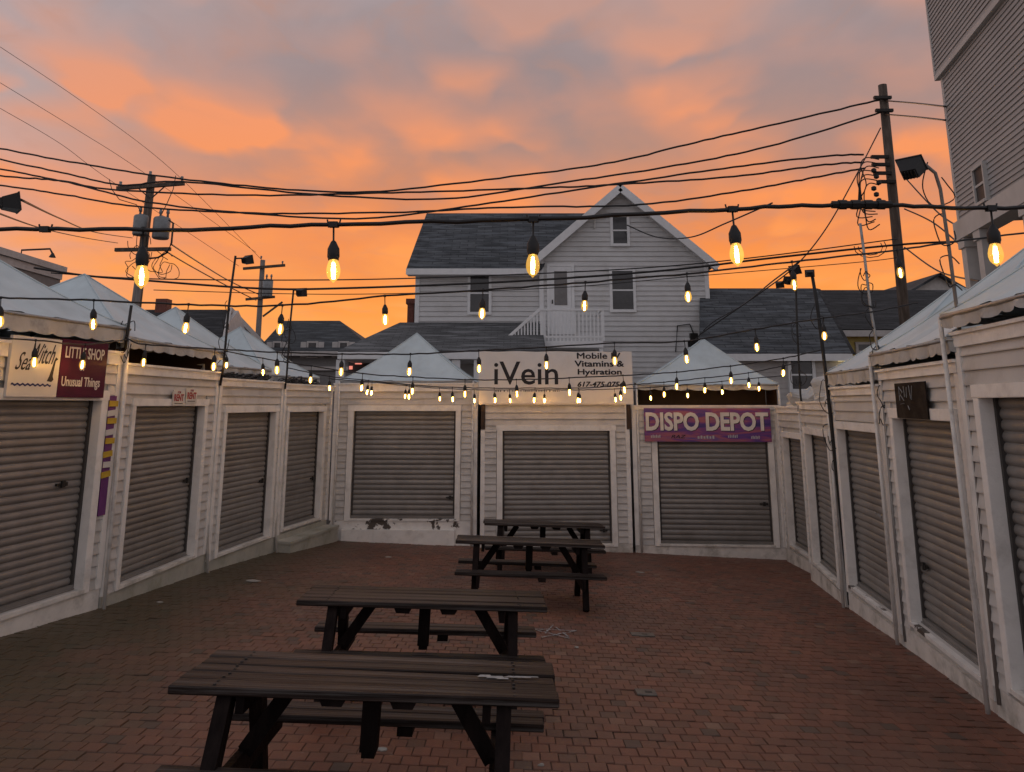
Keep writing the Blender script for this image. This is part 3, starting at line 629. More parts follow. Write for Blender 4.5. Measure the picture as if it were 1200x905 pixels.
# rent notices
for i, (x, lab) in enumerate(((1.19, 'small white rent notice with red letters beside the door casing end'), (1.56, 'small white rent notice hung a little higher than its twin'))):
    t, z0 = on_stall('rent_notice', 'L2', lab, 'notice'); a = 1.985-z0+.03*i
    part('board', MB().box((x, -.066, a), (x+.33, -.056, a+.21)), 'sign_white', t)
    prt('lettering', text('FOR', x+.12, x+.21, a+.165, a+.195, -.0665, .01), 'letter_red', t)
    prt('lettering', text('RENT', x+.03, x+.30, a+.06, a+.155, -.0665, .03), 'letter_red', t)
    part('rule_line', MB().box((x+.05, -.068, a+.025), (x+.28, -.0662, a+.035)), 'letter_black', t)
# purple strip with tag boards at the end of the first stall
t, z0 = on_stall('tag_strip', 'L1', 'purple vertical strip with yellow and white tags between two stalls', 'sign')
b = 2.10-z0; part('backing', MB().box((2.515, -.048, b-1.36), (2.64, -.038, b)), 'purple', t)
for k, (dz, m) in enumerate(((.09, 'yellow'), (.20, 'sign_white'), (.29, 'yellow'), (.42, 'sign_white'), (.52, 'yellow'), (.67, 'yellow'), (.79, 'sign_white'), (.90, 'yellow'))):
    part('tag_board', MB().box((-.075, -.006, -.033), (.075, .006, .033)), m, t, (2.578+.008*(-1)**k, -.055, b-dz), (0, R((-1)**k*3-3), 0))
# hydration banner on two brown posts
t, z0 = on_stall('vinyl_banner', 'B2', 'tall pale vinyl banner with large black letters above the middle stall', 'banner')
bn = MB(); nx, nz = 44, 14; u0, u1, a, b = -.05, 3.15, 2.0-z0, 3.09-z0
rr = random.Random(5)
def bw(g, h):
    r_ = 0
    for cx_, cz_ in ((0, 0), (0, 1), (1, 0), (1, 1)):
        dx, dz = abs(g-cx_)*3.2, abs(h-cz_)*1.1; dd = math.hypot(dx, dz); an = math.atan2(dz, dx)
        r_ += .010*math.sin(an*14)*math.exp(-dd*2.2)
    return -.07-r_-.014*math.sin(math.pi*g)*math.sin(math.pi*h)-.004*math.sin(g*19+h*4)
vs = [(u0+(u1-u0)*i/nx, bw(i/nx, j/nz), a+(b-a)*j/nz-.012*math.sin(math.pi*i/nx*4)**2*(j == nz)) for j in range(nz+1) for i in range(nx+1)]
vs += [(x, y+.004, z) for x, y, z in vs]; o_ = (nx+1)*(nz+1)
fs = [(j*(nx+1)+i, j*(nx+1)+i+1, (j+1)*(nx+1)+i+1, (j+1)*(nx+1)+i) for j in range(nz) for i in range(nx)]
bn.add(vs, fs+[tuple(k+o_ for k in f[::-1]) for f in fs]); part('banner_sheet', bn, 'banner', t, smooth=True)
for x in (.0, 3.005): part('banner_post', MB().box((x, -.052, 1.50-z0), (x+.09, -.003, 3.08-z0)), 'brown_post', t)
part('batten', MB().box((-.03, -.05, 3.02-z0), (3.13, -.006, 3.07-z0)), 'brown_post', t)
zb = MB()
def bx_(px_): return (px_-562)*.01808-.05
def bz_(py_): return 3.09-(py_-411.5)*.01724-z0
for s_, x0, x1, y0, y1, bo in (('iVein', 579.5, 653, 424, 451.5, .008), ('Mobile IV', 675, 725, 413.5, 420.5, 0), ('Vitamins &', 672, 729, 423, 430, .006), ('Hydration', 675.5, 726, 433, 441.5, .006), ('617-475-0754', 675, 728, 448, 454, .006)):
    me = text(s_, bx_(x0), bx_(x1), bz_(y1), bz_(y0), 0, bo, .25 if s_[0] == '6' else 0, .002)
    for v in me.vertices:
        v.co.y += bw((v.co.x-u0)/(u1-u0), (v.co.z-a)/(b-a))-.0035
    prt('lettering', me, 'letter_black', t)
    if s_ != 'iVein': link('lettering', me, None, t, (.011, -.0008, 0)); link('lettering', me, None, t, (.005, -.0005, .006))
sl = MB(); x = 581.0
while x < 655:
    w_ = rr.choice((1.1, 1.5, 1.9)); xx = bx_(x); zz = bz_(460); yy = bw((xx-u0)/(u1-u0), (zz-a)/(b-a))-.004
    sl.box((xx, yy-.001, zz), (xx+w_*.014, yy, zz+.035)); x += w_+rr.choice((.7, .7, 2.4))
part('small_print', sl, 'far_grey', t)
# purple banner
t, z0 = on_stall('vinyl_banner', 'B3', 'purple and pink dusk coloured vinyl banner with big white capitals', 'banner')
u0, u1, a, b = .25, 2.80, 1.255-z0, 1.925-z0; W_, H_ = u1-u0, b-a
part('banner_sheet', MB().box((u0, -.085, a), (u1, -.078, b)), 'dusk_print', t)
for s_, x0, x1 in (('DISPO', .012, .435), ('DEPOT', .49, .982)):
    prt('lettering', text(s_, u0+W_*x0+.012, u0+W_*x1+.012, a+H_*.30, a+H_*.86, -.0855, .036), 'letter_black', t)
    prt('lettering', text(s_, u0+W_*x0, u0+W_*x1, a+H_*.32, a+H_*.88, -.0885, .034), 'letter_white', t)
prt('lettering', text('RAZ', u0+W_*.21, u0+W_*.33, a+H_*.10, a+H_*.20, -.086, .01, .3), 'letter_black', t)
sb = MB()
for f0, f1, zc_ in ((.05, .13, .15), (.42, .56, .13), (.66, .74, .16), (.84, .91, .13)):
    for k in range(6):
        g = f0+(f1-f0)*k/6; sb.box((u0+W_*g, -.0875, a+H_*(zc_-.04)), (u0+W_*(g+(f1-f0)*.1), -.0855, a+H_*(zc_+.03+.02*(k % 2))))
part('small_print', sb, 'valance', t)
# square dark board on the right
t, z0 = on_stall('chalk_board', 'R4', 'square dark board with smeared chalk marks above a shutter', 'sign')
u0, u1, a, b = .66, 1.58, 1.855-z0, 2.225-z0
part('board', MB().box((u0, -.068, a), (u1, -.054, b)), 'chalkboard', t)
ck = MB()
for p, q in (((.16, .50), (.16, .90)), ((.16, .88), (.27, .74)), ((.27, .74), (.17, .62)), ((.20, .66), (.30, .50)), ((.50, .92), (.53, .55)), ((.55, .52), (.60, .90)), ((.32, .9), (.34, .6)), ((.42, .88), (.40, .58)), ((.18, .40), (.30, .42)), ((.42, .36), (.46, .24))):
    P_, Q_ = [Vector((u0+(u1-u0)*x_, -.069, a+(b-a)*z_)) for x_, z_ in (p, q)]; ck.bar(P_, Q_, .003, .012, up=(0, 1, 0))
tag(part('chalk_marks', ck, 'chalk', t), kind='stuff')
# ------------------------------------------------------------------ houses behind
def lapwall(mb, poly_l, poly_r, z0, z1, y, pitch=.15, t=.022, yb=None):
    """lapped boards between left(z) and right(z)"""
    z = z0
    while z < z1-.005:
        h = min(pitch, z1-z); l0, r0, l1, r1 = poly_l(z), poly_r(z), poly_l(z+h), poly_r(z+h)
        if r0-l0 > .02:
            if r1 < l1: l1 = r1 = (l1+r1)/2
            mb.add([(l0, y-t, z), (r0, y-t, z), (r1, y-.003, z+h), (l1, y-.003, z+h), (l0, y+.02, z), (r0, y+.02, z)], [(0, 1, 2, 3), (0, 4, 5, 1)])
        z += pitch
def slab(poly, th, mb):                                # 3-D polygon thickened downwards along its normal
    p = [Vector(q) for q in poly]; n = (p[1]-p[0]).cross(p[2]-p[0]).normalized()
    if n.z < 0: n = -n
    k = len(p); mb.add(p+[q-n*th for q in p], [tuple(range(k)), tuple(range(2*k-1, k-1, -1))]+[(i, i+k, (i+1) % k+k, (i+1) % k) for i in range(k)])
    return p, n
def roofpart(name, poly, th, m, parent):
    mb = MB(); p, n = slab(poly, th, mb); e = (p[1]-p[0]).normalized(); f = n.cross(e)
    mb.uv = [((Vector(q)-p[0]).dot(e), (Vector(q)-p[0]).dot(f)) for q in mb.v]
    return part(name, mb, m, parent)
def window(parent, x0, x1, z0, z1, y, m='house_trim', fw=.09, mid=True, pane='pane'):
    f = MB()
    f.box((x0-fw, y-.07, z0-fw), (x0, y+.02, z1+fw)); f.box((x1, y-.07, z0-fw), (x1+fw, y+.02, z1+fw))
    f.box((x0, y-.07, z1), (x1, y+.02, z1+fw)); f.box((x0, y-.085, z0-fw), (x1, y+.02, z0))
    if mid: f.box((x0, y-.05, (z0+z1)/2-.025), (x1, y+.0, (z0+z1)/2+.025))
    w = part('window', f, m, parent); part('pane', MB().box((x0, y-.03, z0), (x1, y-.012, z1)), pane, w); return w
HY_ = 25.0
def hp(u, v, Y=HY_): return at(u, v, Y)
house = thing('white_house', 'white clapboard house with patchy slate coloured roof and front gable', 'house', (0, 0, 0))
GND = -1.6
wx0, wx1 = hp(487, 340).x, hp(634, 340).x
gx0, gx1 = hp(632, 340).x, hp(831, 340).x
apz, apx = hp(725, 219).z, hp(725, 219).x; evz = hp(838, 311).z; evx = hp(838, 311).x
wez = hp(480, 318).z                                  # wing eave
sl_ = (apz-evz)/(evx-apx)
w = MB(); lapwall(w, lambda z: wx0, lambda z: wx1, GND, wez+.05, HY_+.12, .165, .035)
w.box((wx0+.03, HY_+.145, GND), (wx1+.4, HY_+5.5, wez)); part('wall', w, 'house_siding', house)
w = MB(); lapwall(w, lambda z: gx0 if z < apz-(apx-gx0)*sl_-.12 else apx-(apz-.12-z)/sl_, lambda z: gx1 if z < apz-(gx1-apx)*sl_-.12 else apx+(apz-.12-z)/sl_, GND, apz-.2, HY_, .165, .035)
zl, zr = apz-(apx-gx0)*sl_-.12, apz-(gx1-apx)*sl_-.12
w.prism([(gx0+.02, GND), (gx1-.02, GND), (gx1-.02, zr-.05), (apx, apz-.2), (gx0+.02, zl-.05)], HY_+.024, HY_+8)
part('wall', w, 'house_siding', house)
for x in (gx0, gx1-.14): part('corner_trim', MB().box((x, HY_-.045, GND), (x+.14, HY_+.03, (zl if x == gx0 else zr)-.02)), 'house_trim', house)
part('corner_trim', MB().box((wx0-.02, HY_+.06, GND), (wx0+.12, HY_+.15, wez)), 'house_trim', house)
rdY = HY_+3.0; rz = hp(500, 250, rdY).z; vx0 = hp(476, 318, HY_-.3).x; ridge_r = apx
roofpart('roof', [(vx0, HY_-.32, wez+.02), (gx0-.05, HY_-.32, wez+.02), (apx, rdY, rz), (hp(500, 250, rdY).x, rdY, rz)], .14, 'shingle', house)
roofpart('roof', [(vx0, HY_+6.3, wez), (apx, HY_+6.3, wez), (apx, rdY+.02, rz-.005), (hp(500, 250, rdY).x, rdY+.02, rz-.005)], .14, 'shingle', house)
part('fascia', MB().box((vx0, HY_-.36, wez-.17), (gx0-.02, HY_-.33, wez+.03)).box((vx0+.02, HY_-.329, wez-.16), (gx0-.02, HY_+.1, wez-.14)), 'house_trim', house)
lx = gx0-.18; lz = apz-(apx-lx)*sl_
roofpart('roof', [(lx, HY_-.35, lz), (apx, HY_-.35, apz), (apx, HY_+8.2, apz), (lx, HY_+8.2, lz)], .12, 'shingle', house)
roofpart('roof', [(apx+.002, HY_-.35, apz), (evx, HY_-.35, evz), (evx, HY_+8.2, evz), (apx+.002, HY_+8.2, apz)], .12, 'shingle', house)
for x, z in ((lx, lz), (evx, evz)):
    q = Vector((x, HY_-.375, z-.14)); part('rake_board', MB().bar(q, (apx, HY_-.375, apz-.14), .04, .24, up=(0, 1, 0) if False else (0, 0, 1)), 'house_trim', house)
    part('soffit', MB().bar((x, HY_-.18, z-.2), (apx, HY_-.18, apz-.2), .34, .02), 'house_trim', house)
def pw(u0, u1, v0, v1, Y, **k):
    A, B = at(u0, v1, Y), at(u1, v0, Y); return window(house, A.x, B.x, A.z, B.z, Y, **k)
pw(718.5, 734, 255, 286, HY_-.01); pw(718, 741, 318, 363, HY_-.01); pw(551, 573, 322, 366, HY_+.11); pw(806, 818, 400, 416, HY_-.01)
# door, balcony and outside stair
A, B = at(645, 392, HY_), at(669, 313, HY_)
d = part('door', MB().box((A.x, HY_-.06, A.z), (B.x, HY_-.025, B.z)), 'house_trim', house)
part('pane', MB().box((A.x+.14, HY_-.075, A.z+.95), (B.x-.14, HY_-.062, B.z-.15)), 'far_grey', d)
part('handle', MB().box((A.x+.05, HY_-.1, A.z+1.0), (A.x+.09, HY_-.061, A.z+1.12)), 'iron', d)
fr_ = MB().box((A.x-.1, HY_-.07, A.z), (A.x-.005, HY_-.02, B.z+.1)).box((B.x+.005, HY_-.07, A.z), (B.x+.1, HY_-.02, B.z+.1)).box((A.x-.004, HY_-.07, B.z+.005), (B.x+.004, HY_-.02, B.z+.1))
part('frame', fr_, 'house_trim', d)
BY = 23.8
r0, r1 = at(633, 362, BY), at(706, 362, BY); dk = r0.z-1.0
bal = part('balcony', MB().box((r0.x, BY, dk-.2), (r1.x, HY_-.03, dk)), 'house_trim', house)
rl = MB().box((r0.x, BY-.02, r0.z-.06), (r1.x, BY+.06, r0.z)).box((r0.x, BY, dk+.1), (r1.x, BY+.04, dk+.16)).box((r1.x-.06, BY, r0.z-.06), (r1.x, HY_-.03, r0.z))
part('rail', rl, 'house_trim', bal)
nb = 16
for k in range(nb+1):
    x = r0.x+(r1.x-.05-r0.x)*k/nb; part('baluster', MB().box((x, BY+.004, dk), (x+(.10 if k in (0, nb) else .045), BY+.045, r0.z-.02)), 'house_trim', bal)
for x in (r0.x, r1.x-.12): part('post', MB().box((x, BY+.05, GND), (x+.12, BY+.17, dk-.2)), 'house_trim', bal)
s0 = Vector((r0.x, BY+.03, r0.z)); s1 = at(578, 411, BY)
stn = part('stair', MB().bar(s0-Vector((0, 0, 1.05)), s1-Vector((0, 0, 1.05)), .06, .26).bar(s0+Vector((0, .9, -1.05)), s1+Vector((0, .9, -1.05)), .06, .26), 'house_trim', house)
part('stair_rail', MB().bar(s0, s1, .07, .09).bar(s0-Vector((0, 0, .85)), s1-Vector((0, 0, .85)), .05, .07), 'house_trim', stn)
for k in range(1, 15):
    p = s0.lerp(s1, k/15); part('baluster', MB().box((p.x-.022, BY+.01, p.z-.86), (p.x+.022, BY+.05, p.z-.02)), 'house_trim', stn)
for k in range(9):
    p = s0.lerp(s1, (k+.5)/9); part('tread', MB().box((p.x-.15, BY+.07, p.z-1.03), (p.x+.15, BY+.9, p.z-.99)), 'house_trim', stn)
# porch in front of the wing
PY = 22.4
e0, e1 = at(396, 411, PY), at(640, 411, PY); tl, tr = at(469, 378, HY_+.08), at(634, 380, HY_+.08)
roofpart('porch_roof', [(e0.x, PY, e0.z), (e1.x, PY, e0.z), (tr.x, HY_+.08, tl.z), (tl.x, HY_+.08, tl.z)], .1, 'shingle_porch', house)
roofpart('porch_roof', [(e0.x-.01, PY+.02, e0.z), (tl.x-.01, HY_+.08, tl.z), (tl.x-.01, HY_+4, tl.z), (e0.x-.01, HY_+6, e0.z)], .1, 'shingle_porch', house)
part('porch_fascia', MB().box((e0.x, PY-.03, e0.z-.24), (e1.x, PY-.003, e0.z-.04)).box((e0.x+.02, PY, e0.z-.25), (e1.x, HY_, e0.z-.2)), 'house_trim', house)
for u in (398, 470, 534, 560): p = at(u, 430, PY); part('porch_post', MB().box((p.x-.12, PY+.06, GND), (p.x+.12, PY+.3, e0.z-.26)), 'house_trim', house)
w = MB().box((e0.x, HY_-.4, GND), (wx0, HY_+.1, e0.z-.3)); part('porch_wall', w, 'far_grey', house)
A, B = at(408, 436, HY_-.45), at(440, 418, HY_-.45); part('shop_pane', MB().box((A.x, HY_-.45, A.z), (B.x, HY_-.43, B.z)), 'shutter_dark', house)
for u0_, u1_, v0_, v1_, m_ in ((416, 424, 421, 427, 'shop_glow'), (428, 434, 419, 423, 'shop_glow'), (409, 413, 429, 433, 'shop_glow')):
    A, B = at(u0_, v1_, HY_-.5), at(u1_, v0_, HY_-.5); part('lit_sign', MB().box((A.x, HY_-.5, A.z), (B.x, HY_-.47, B.z)), m_, house)
p = at(453, 415, PY+.4); part('porch_lamp', MB().lathe([(.03, .1), (.09, .06), (.09, -.06), (.05, -.1)], 10, Matrix.Translation(p)), 'lamp_glow', house)
A, B = at(477, 377, HY_+.5), at(485, 352, HY_+.5); part('chimney', MB().box((A.x, HY_+.5, A.z-1), (B.x, HY_+1, B.z)).box((A.x-.05, HY_+.45, B.z-.12), (B.x+.05, HY_+1.05, B.z+.05)), 'red_brick', house)
mt = MB(); p = at(813, 398, HY_-.1); mt.box((p.x-.12, HY_-.2, p.z-.35), (p.x+.12, HY_-.03, p.z+.2)); mt.tube([p+Vector((0, .02, .2)), p+Vector((-.1, .02, .5)), p+Vector((-.5, .02, .45)), p+Vector((-.6, .02, -.4))], .02, 6); part('meter_box', mt, 'iron', house)
p = at(698, 258, HY_-.05); part('service_mast', MB().tube([p+Vector((-.05, 0, -.3)), p+Vector((-.03, 0, 0)), p+Vector((.12, -.05, .12)), p+Vector((.35, -.05, .1))], .03, 6), 'pipe', house)
# neighbour with the patchy roof on the right
nb_ = thing('neighbour_house', 'low grey house with patchy slate roof to the right of the white house', 'house')
q0, q1 = at(820, 412, 22), at(998, 414, 22); rY = 25.6; t0, t1 = at(820, 335, rY), at(957, 338, rY)
roofpart('roof', [(q0.x, 22, q1.z), (q1.x, 22, q1.z), (t1.x, rY, t1.z), (t0.x, rY, t1.z)], .12, 'shingle', nb_)
roofpart('roof', [(q1.x+.01, 22.02, q1.z), (q1.x+.01, 29, q1.z), (t1.x+.01, rY+.2, t1.z), (t1.x+.01, rY, t1.z)], .12, 'shingle_dark', nb_)
part('fascia', MB().box((q0.x, 21.95, q1.z-.22), (q1.x, 21.99, q1.z-.02)), 'house_trim', nb_)
w = MB(); wxr = at(988, 440, 22.3).x; lapwall(w, lambda z: q0.x+.2, lambda z: wxr, GND, q1.z-.1, 22.3); w.box((q0.x+.2, 22.325, GND), (wxr, 27, q1.z-.12)); part('wall', w, 'far_white', nb_)
A, B = at(928, 456, 22.28), at(950, 423, 22.28); window(nb_, A.x, B.x, A.z, B.z, 22.27)
p = at(988, 421, 22.1); part('wall_lamp', MB().box((p.x-.09, 22.02, p.z-.05), (p.x+.09, 22.25, p.z+.07)), 'yellow_glow', nb_)
yh = thing('yellow_house', 'yellow house with plain dark roof behind the leaning pole', 'house')
a0, a1 = at(940, 386, 27.5), at(1120, 386, 27.5); b0, b1 = at(940, 340, 31), at(1120, 340, 31)
roofpart('roof', [(a0.x, 27.5, a0.z), (a1.x, 27.5, a0.z), (b1.x, 31, b0.z), (b0.x, 31, b0.z)], .14, 'shingle_dark', yh)
part('fascia', MB().box((a0.x, 27.44, a0.z-.26), (a1.x, 27.49, a0.z-.04)), 'far_white', yh)
w = MB(); lapwall(w, lambda z: a0.x+.2, lambda z: a1.x-.2, GND, a0.z-.15, 27.9); w.box((a0.x+.2, 27.925, GND), (a1.x-.2, 31, a0.z-.16)); part('wall', w, 'yellow_wall', yh)
A, B = at(1006, 420, 27.88), at(1024, 404, 27.88); window(yh, A.x, B.x, A.z, B.z, 27.87, m='far_white')
wg = thing('gabled_house', 'pale gable end peeping over the dark roof beside the utility pole', 'house')
p0, p1, pa = at(1060, 345, 34), at(1136, 345, 34), at(1098, 323, 34)
w = MB(); w.prism([(p0.x, GND), (p1.x, GND), (p1.x, p1.z), (pa.x, pa.z), (p0.x, p0.z)], 34, 40); part('wall', w, 'far_white', wg)
roofpart('roof', [(p0.x-.3, 33.7, p0.z-.1), (pa.x, 33.7, pa.z+.08), (pa.x, 40.2, pa.z+.08), (p0.x-.3, 40.2, p0.z-.1)], .1, 'shingle_far', wg)
roofpart('roof', [(pa.x+.002, 33.7, pa.z+.08), (p1.x+.3, 33.7, p1.z-.1), (p1.x+.3, 40.2, p1.z-.1), (pa.x+.002, 40.2, pa.z+.08)], .1, 'shingle_far', wg)
# big sided building on the far right
C0 = Vector((9.93, 16.6)); rb_yaw = math.atan2(-.979, -.204)
rb = thing('sided_building', 'tall grey clapboard building with overhanging upper storey beside the stalls', 'building', (C0.x, C0.y, 0), (0, 0, rb_yaw))
LB, zb, zo, zt_ = 7.5, 5.95, 9.5, 13.2
part('wall', MB().box((.0, .014, zb), (LB, 6, zt_)).box((-.12, -.07, zo), (LB, .013, zt_)), 'right_siding', rb)
z = zb
while z < zo-.02:
    link('clapboard', lap(LB-.1, .112, .03), 'right_siding', rb, (.1, 0, z)); z += .112
z = zo
while z < zt_-.02:
    link('clapboard', lap(LB+.05, .112, .03), 'right_siding', rb, (-.06, -.085, z)); z += .112
part('corner_board', MB().box((-.02, -.03, zb), (.1, .013, zo)), 'right_trim', rb); part('corner_board', MB().box((-.135, -.125, zo), (-.06, -.07, zt_)), 'right_trim', rb)
part('soffit', MB().box((-.135, -.12, zo-.12), (LB, .0, zo-.004)), 'right_trim', rb)
part('porch_beam', MB().box((-.05, -.12, zb-.42), (LB, .3, zb-.003)), 'right_trim', rb)
for u in (.12, 1.0, 3.2): part('porch_column', MB().box((u, -.06, GND-1), (u+.26, .22, zb-.42)).box((u-.05, -.1, zb-.62), (u+.31, .26, zb-.425)), 'right_trim', rb)
part('porch_wall', MB().box((1.7, 1.0, GND-1), (LB, 1.2, zb-.42)), 'far_grey', rb)
for k in range(5):
    u = 1.95+k*.95; poly = [(u, 2.6), (u+.6, 2.6), (u+.6, 4.9)]+[(u+.3+.3*math.cos(math.pi*j/8), 4.9+.3*math.sin(math.pi*j/8)) for j in range(1, 8)]+[(u, 4.9)]
    f = part('arched_frame', MB().prism([(u+.3+(x-u-.3)*1.25, 3.75+(zz-3.75)*1.06) for x, zz in poly], .965, .999), 'right_trim', rb); part('pane', MB().prism(poly, .95, .964), 'pane', f)
window(rb, 1.30, 1.80, zb+.10, zb+.80, -.03, m='right_trim', fw=.06, pane='shutter_dark')
# left background
lb = thing('flat_roofed_building', 'grey building with white roof edge behind the first canopies', 'building')
q = at(72, 318, 24); q2 = q.x
part('wall', MB().box((q2-7, 8, GND), (q2, 24, q.z-.05)), 'far_grey', lb)
part('roof_edge', MB().box((q2-7.1, 7.9, q.z-.05), (q2+.12, 24.1, q.z+.14)), 'far_white', lb); part('gutter', MB().box((q2+.005, 7.9, q.z-.28), (q2+.05, 24.0, q.z-.06)), 'far_white', lb)
for yy in (17.5, 22.7):
    part('gooseneck_lamp', MB().tube([(q2-.5, yy, q.z+.14), (q2-.5, yy, q.z+.42), (q2+.35, yy, q.z+.46), (q2+.45, yy, q.z+.3)], .03, 6).lathe([(.03, .05), (.1, -.08)], 8, Matrix.Translation((q2+.45, yy, q.z+.28))), 'iron', lb)
dh = thing('gable_house', 'dark roofed house with white gable edge and brick chimney behind the canopies', 'house')
e0, e1, r0_, r1_ = at(170, 392, 38), at(262, 392, 38), at(170, 363, 41), at(266, 363, 41)
roofpart('roof', [(e0.x, 38, e0.z-.3), (e1.x, 38, e0.z-.3), (r1_.x, 41, r0_.z), (r0_.x, 41, r0_.z)], .15, 'shingle_dark', dh)
part('wall', MB().box((e0.x, 38.3, GND), (e1.x-.2, 43.5, e0.z-.5)), 'far_white', dh)
ga, gb, gc = Vector((e1.x+.1, 37.9, e0.z-.35)), Vector((r1_.x+.15, 41, r0_.z)), Vector((e1.x+.3, 44.2, e0.z-.35))
part('gable_end', MB().prism([(37.9, e0.z-.4), (41, r0_.z-.05), (44.2, e0.z-.4)], -.1, .1), 'far_white', dh, ((e1.x+r1_.x)/2, 0, 0), (0, 0, 0)).rotation_euler = (0, 0, 0)
for o in dh.children:
    if o.name.startswith('gable_end'):
        for v in o.data.vertices: v.co = Vector((v.co.y, v.co.x, v.co.z))
part('rake_board', MB().bar(ga, gb, .2, .28).bar(gb, gc, .2, .28), 'far_white', dh)
A, B = at(184, 368, 41), at(199, 351, 41); part('chimney', MB().box((A.x, 40.7, A.z-1), (B.x, 41.3, B.z)), 'red_brick', dh)
hh = thing('hip_roof_house', 'grey hip roofed house with shuttered windows in the distance', 'house')
e0, e1, r0_, r1_ = at(300, 411, 42), at(438, 411, 42), at(332, 376, 46), at(398, 376, 46)
roofpart('roof', [(e0.x, 42, e0.z), (e1.x, 42, e0.z), (r1_.x, 46, r0_.z), (r0_.x, 46, r0_.z)], .15, 'shingle_far', hh)
roofpart('roof', [(e1.x+.005, 42, e0.z), (e1.x+.005, 50, e0.z), (r1_.x+.005, 46.1, r0_.z)], .15, 'shingle_far', hh)
roofpart('roof', [(e0.x-.005, 50, e0.z), (e0.x-.005, 42, e0.z), (r0_.x-.005, 46.1, r0_.z)], .15, 'shingle_far', hh)
w = MB(); lapwall(w, lambda z: e0.x+.4, lambda z: e1.x-.4, GND, e0.z-.1, 42.5, .2); w.box((e0.x+.4, 42.53, GND), (e1.x-.4, 49, e0.z-.12)); part('wall', w, 'far_grey', hh)
part('fascia', MB().box((e0.x, 41.95, e0.z-.28), (e1.x, 41.99, e0.z-.03)), 'far_white', hh)
for u0_, u1_ in ((361, 371), (321, 329), (398, 407)):
    A, B = at(u0_, 418, 42.45), at(u1_, 402, 42.45); wd = window(hh, A.x, B.x, A.z, B.z, 42.45, m='far_white')
    for x in (A.x-.42, B.x+.12): part('shutter', MB().box((x, 42.38, A.z-.05), (x+.3, 42.44, B.z+.05)), 'far_white', wd)
part('band', MB().box((e0.x+.3, 42.3, A.z-.75), (e1.x-.3, 42.46, A.z-.55)), 'far_white', hh)
def smooth_pts(pts, n=10):
    out = []; k = len(pts)
    for i in range(k-1):
        p0, p1, p2, p3 = pts[max(i-1, 0)], pts[i], pts[i+1], pts[min(i+2, k-1)]
        for j in range(n):
            t_ = j/n; out.append(.5*((2*p1)+(p2-p0)*t_+(2*p0-5*p1+4*p2-p3)*t_*t_+(3*p1-p0-3*p2+p3)*t_**3))
    out.append(pts[-1]); return out
# ------------------------------------------------------------------ utility poles
def insulator(mb, p):
    mb.lathe([(.02, -.02), (.03, .05), (.06, .08), (.06, .11), (.035, .13), (.06, .16), (.05, .2), (.01, .21)], 8, Matrix.Translation(p))
def transformer(parent, p, r, h, m='transformer'):
    mb = MB().lathe([(r*.9, 0), (r, .04), (r, h-.05), (r*.92, h), (r*.3, h+.06)], 16, Matrix.Translation(p))
    for a_ in (.6, 2.4): mb.lathe([(.05, h), (.04, h+.18), (.07, h+.2), (.05, h+.34), (.015, h+.36)], 8, Matrix.Translation(p+Vector((r*.6*math.cos(a_), r*.6*math.sin(a_), 0))))
    part('transformer', mb, m, parent, smooth=True)
UY = 28.0
top, bot = at(178, 206, UY), at(155, 362, UY)
up = thing('utility_pole', 'dark utility pole with two crossarms and twin transformers', 'utility pole', (bot.x, UY, -1.55), group='utility poles')
b0 = up.location
L_ = lambda p: Vector(p)-b0
part('pole_shaft', MB().tube([(0, 0, -.2), L_(top)], .2, 12, .14), 'pole', up, smooth=True)
c0, c1 = at(137, 221, UY-.2), at(216, 215, UY-.2); part('crossarm', MB().bar(L_(c0), L_(c1), .12, .14), 'pole', up)
ins = MB()
for u, v in ((141, 219), (176, 207), (213, 213)): insulator(ins, L_(at(u, v, UY-.2)))
part('insulators', ins, 'transformer', up, smooth=True)
part('crossarm_brace', MB().bar(L_(at(160, 219, UY-.2)), L_(at(175, 232, UY-.2)), .03, .04).bar(L_(at(195, 217, UY-.2)), L_(at(178, 232, UY-.2)), .03, .04), 'iron', up)
c0, c1 = at(135, 293, UY-.25), at(200, 292, UY-.25); part('crossarm', MB().bar(L_(c0), L_(c1), .12, .13), 'pole', up)
transformer(up, L_(at(164, 276, UY-.1)), .27, .75); transformer(up, L_(at(188, 280, UY-.1)), .30, .80)
ml = MB()
for k in range(9):
    r_ = random.Random(k); cx_, cy_ = r_.uniform(150, 200), r_.uniform(280, 320)
    pts = [L_(at(cx_+r_.uniform(6, 14)*math.cos(a_*.7+k), cy_+r_.uniform(8, 16)*math.sin(a_*.7+k), UY-.4+.05*k)) for a_ in range(9)]
    ml.tube(smooth_pts(pts, 4), .014, 5)
ml.tube([L_(at(u, v, UY-.4)) for u, v in ((198, 258), (203, 262), (201, 285), (196, 296), (185, 302), (175, 303))], .035, 6)
for a_ in ((128, 210, 131, 222, 140, 234, 160, 240, 165, 248), (206, 206, 203, 222, 196, 238, 190, 250)): ml.tube([L_(at(a_[i], a_[i+1], UY-.3)) for i in range(0, len(a_), 2)], .016, 5)
part('cable_loops', ml, 'rubber', up, smooth=True)
g0, g1 = at(166, 300, UY-.6), at(152, 372, UY-.6)
gp = thing('utility_pole', 'shorter bare grey pole butted against the transformer pole', 'utility pole', (g1.x, g1.y, -1.55), group='utility poles')
part('pole_shaft', MB().tube([(-.05, 0, -.2), Vector(g0)-gp.location], .17, 12, .13), 'pole_grey', gp, smooth=True)
U2 = 45.0; top, bot = at(308, 305, U2), at(303, 392, U2)
up2 = thing('utility_pole', 'distant grey utility pole with one can transformer', 'utility pole', (bot.x, U2, -1.6), group='utility poles'); b0 = up2.location
part('pole_shaft', MB().tube([(0, 0, -.2), L_(top)], .19, 10, .14), 'pole_grey', up2, smooth=True)
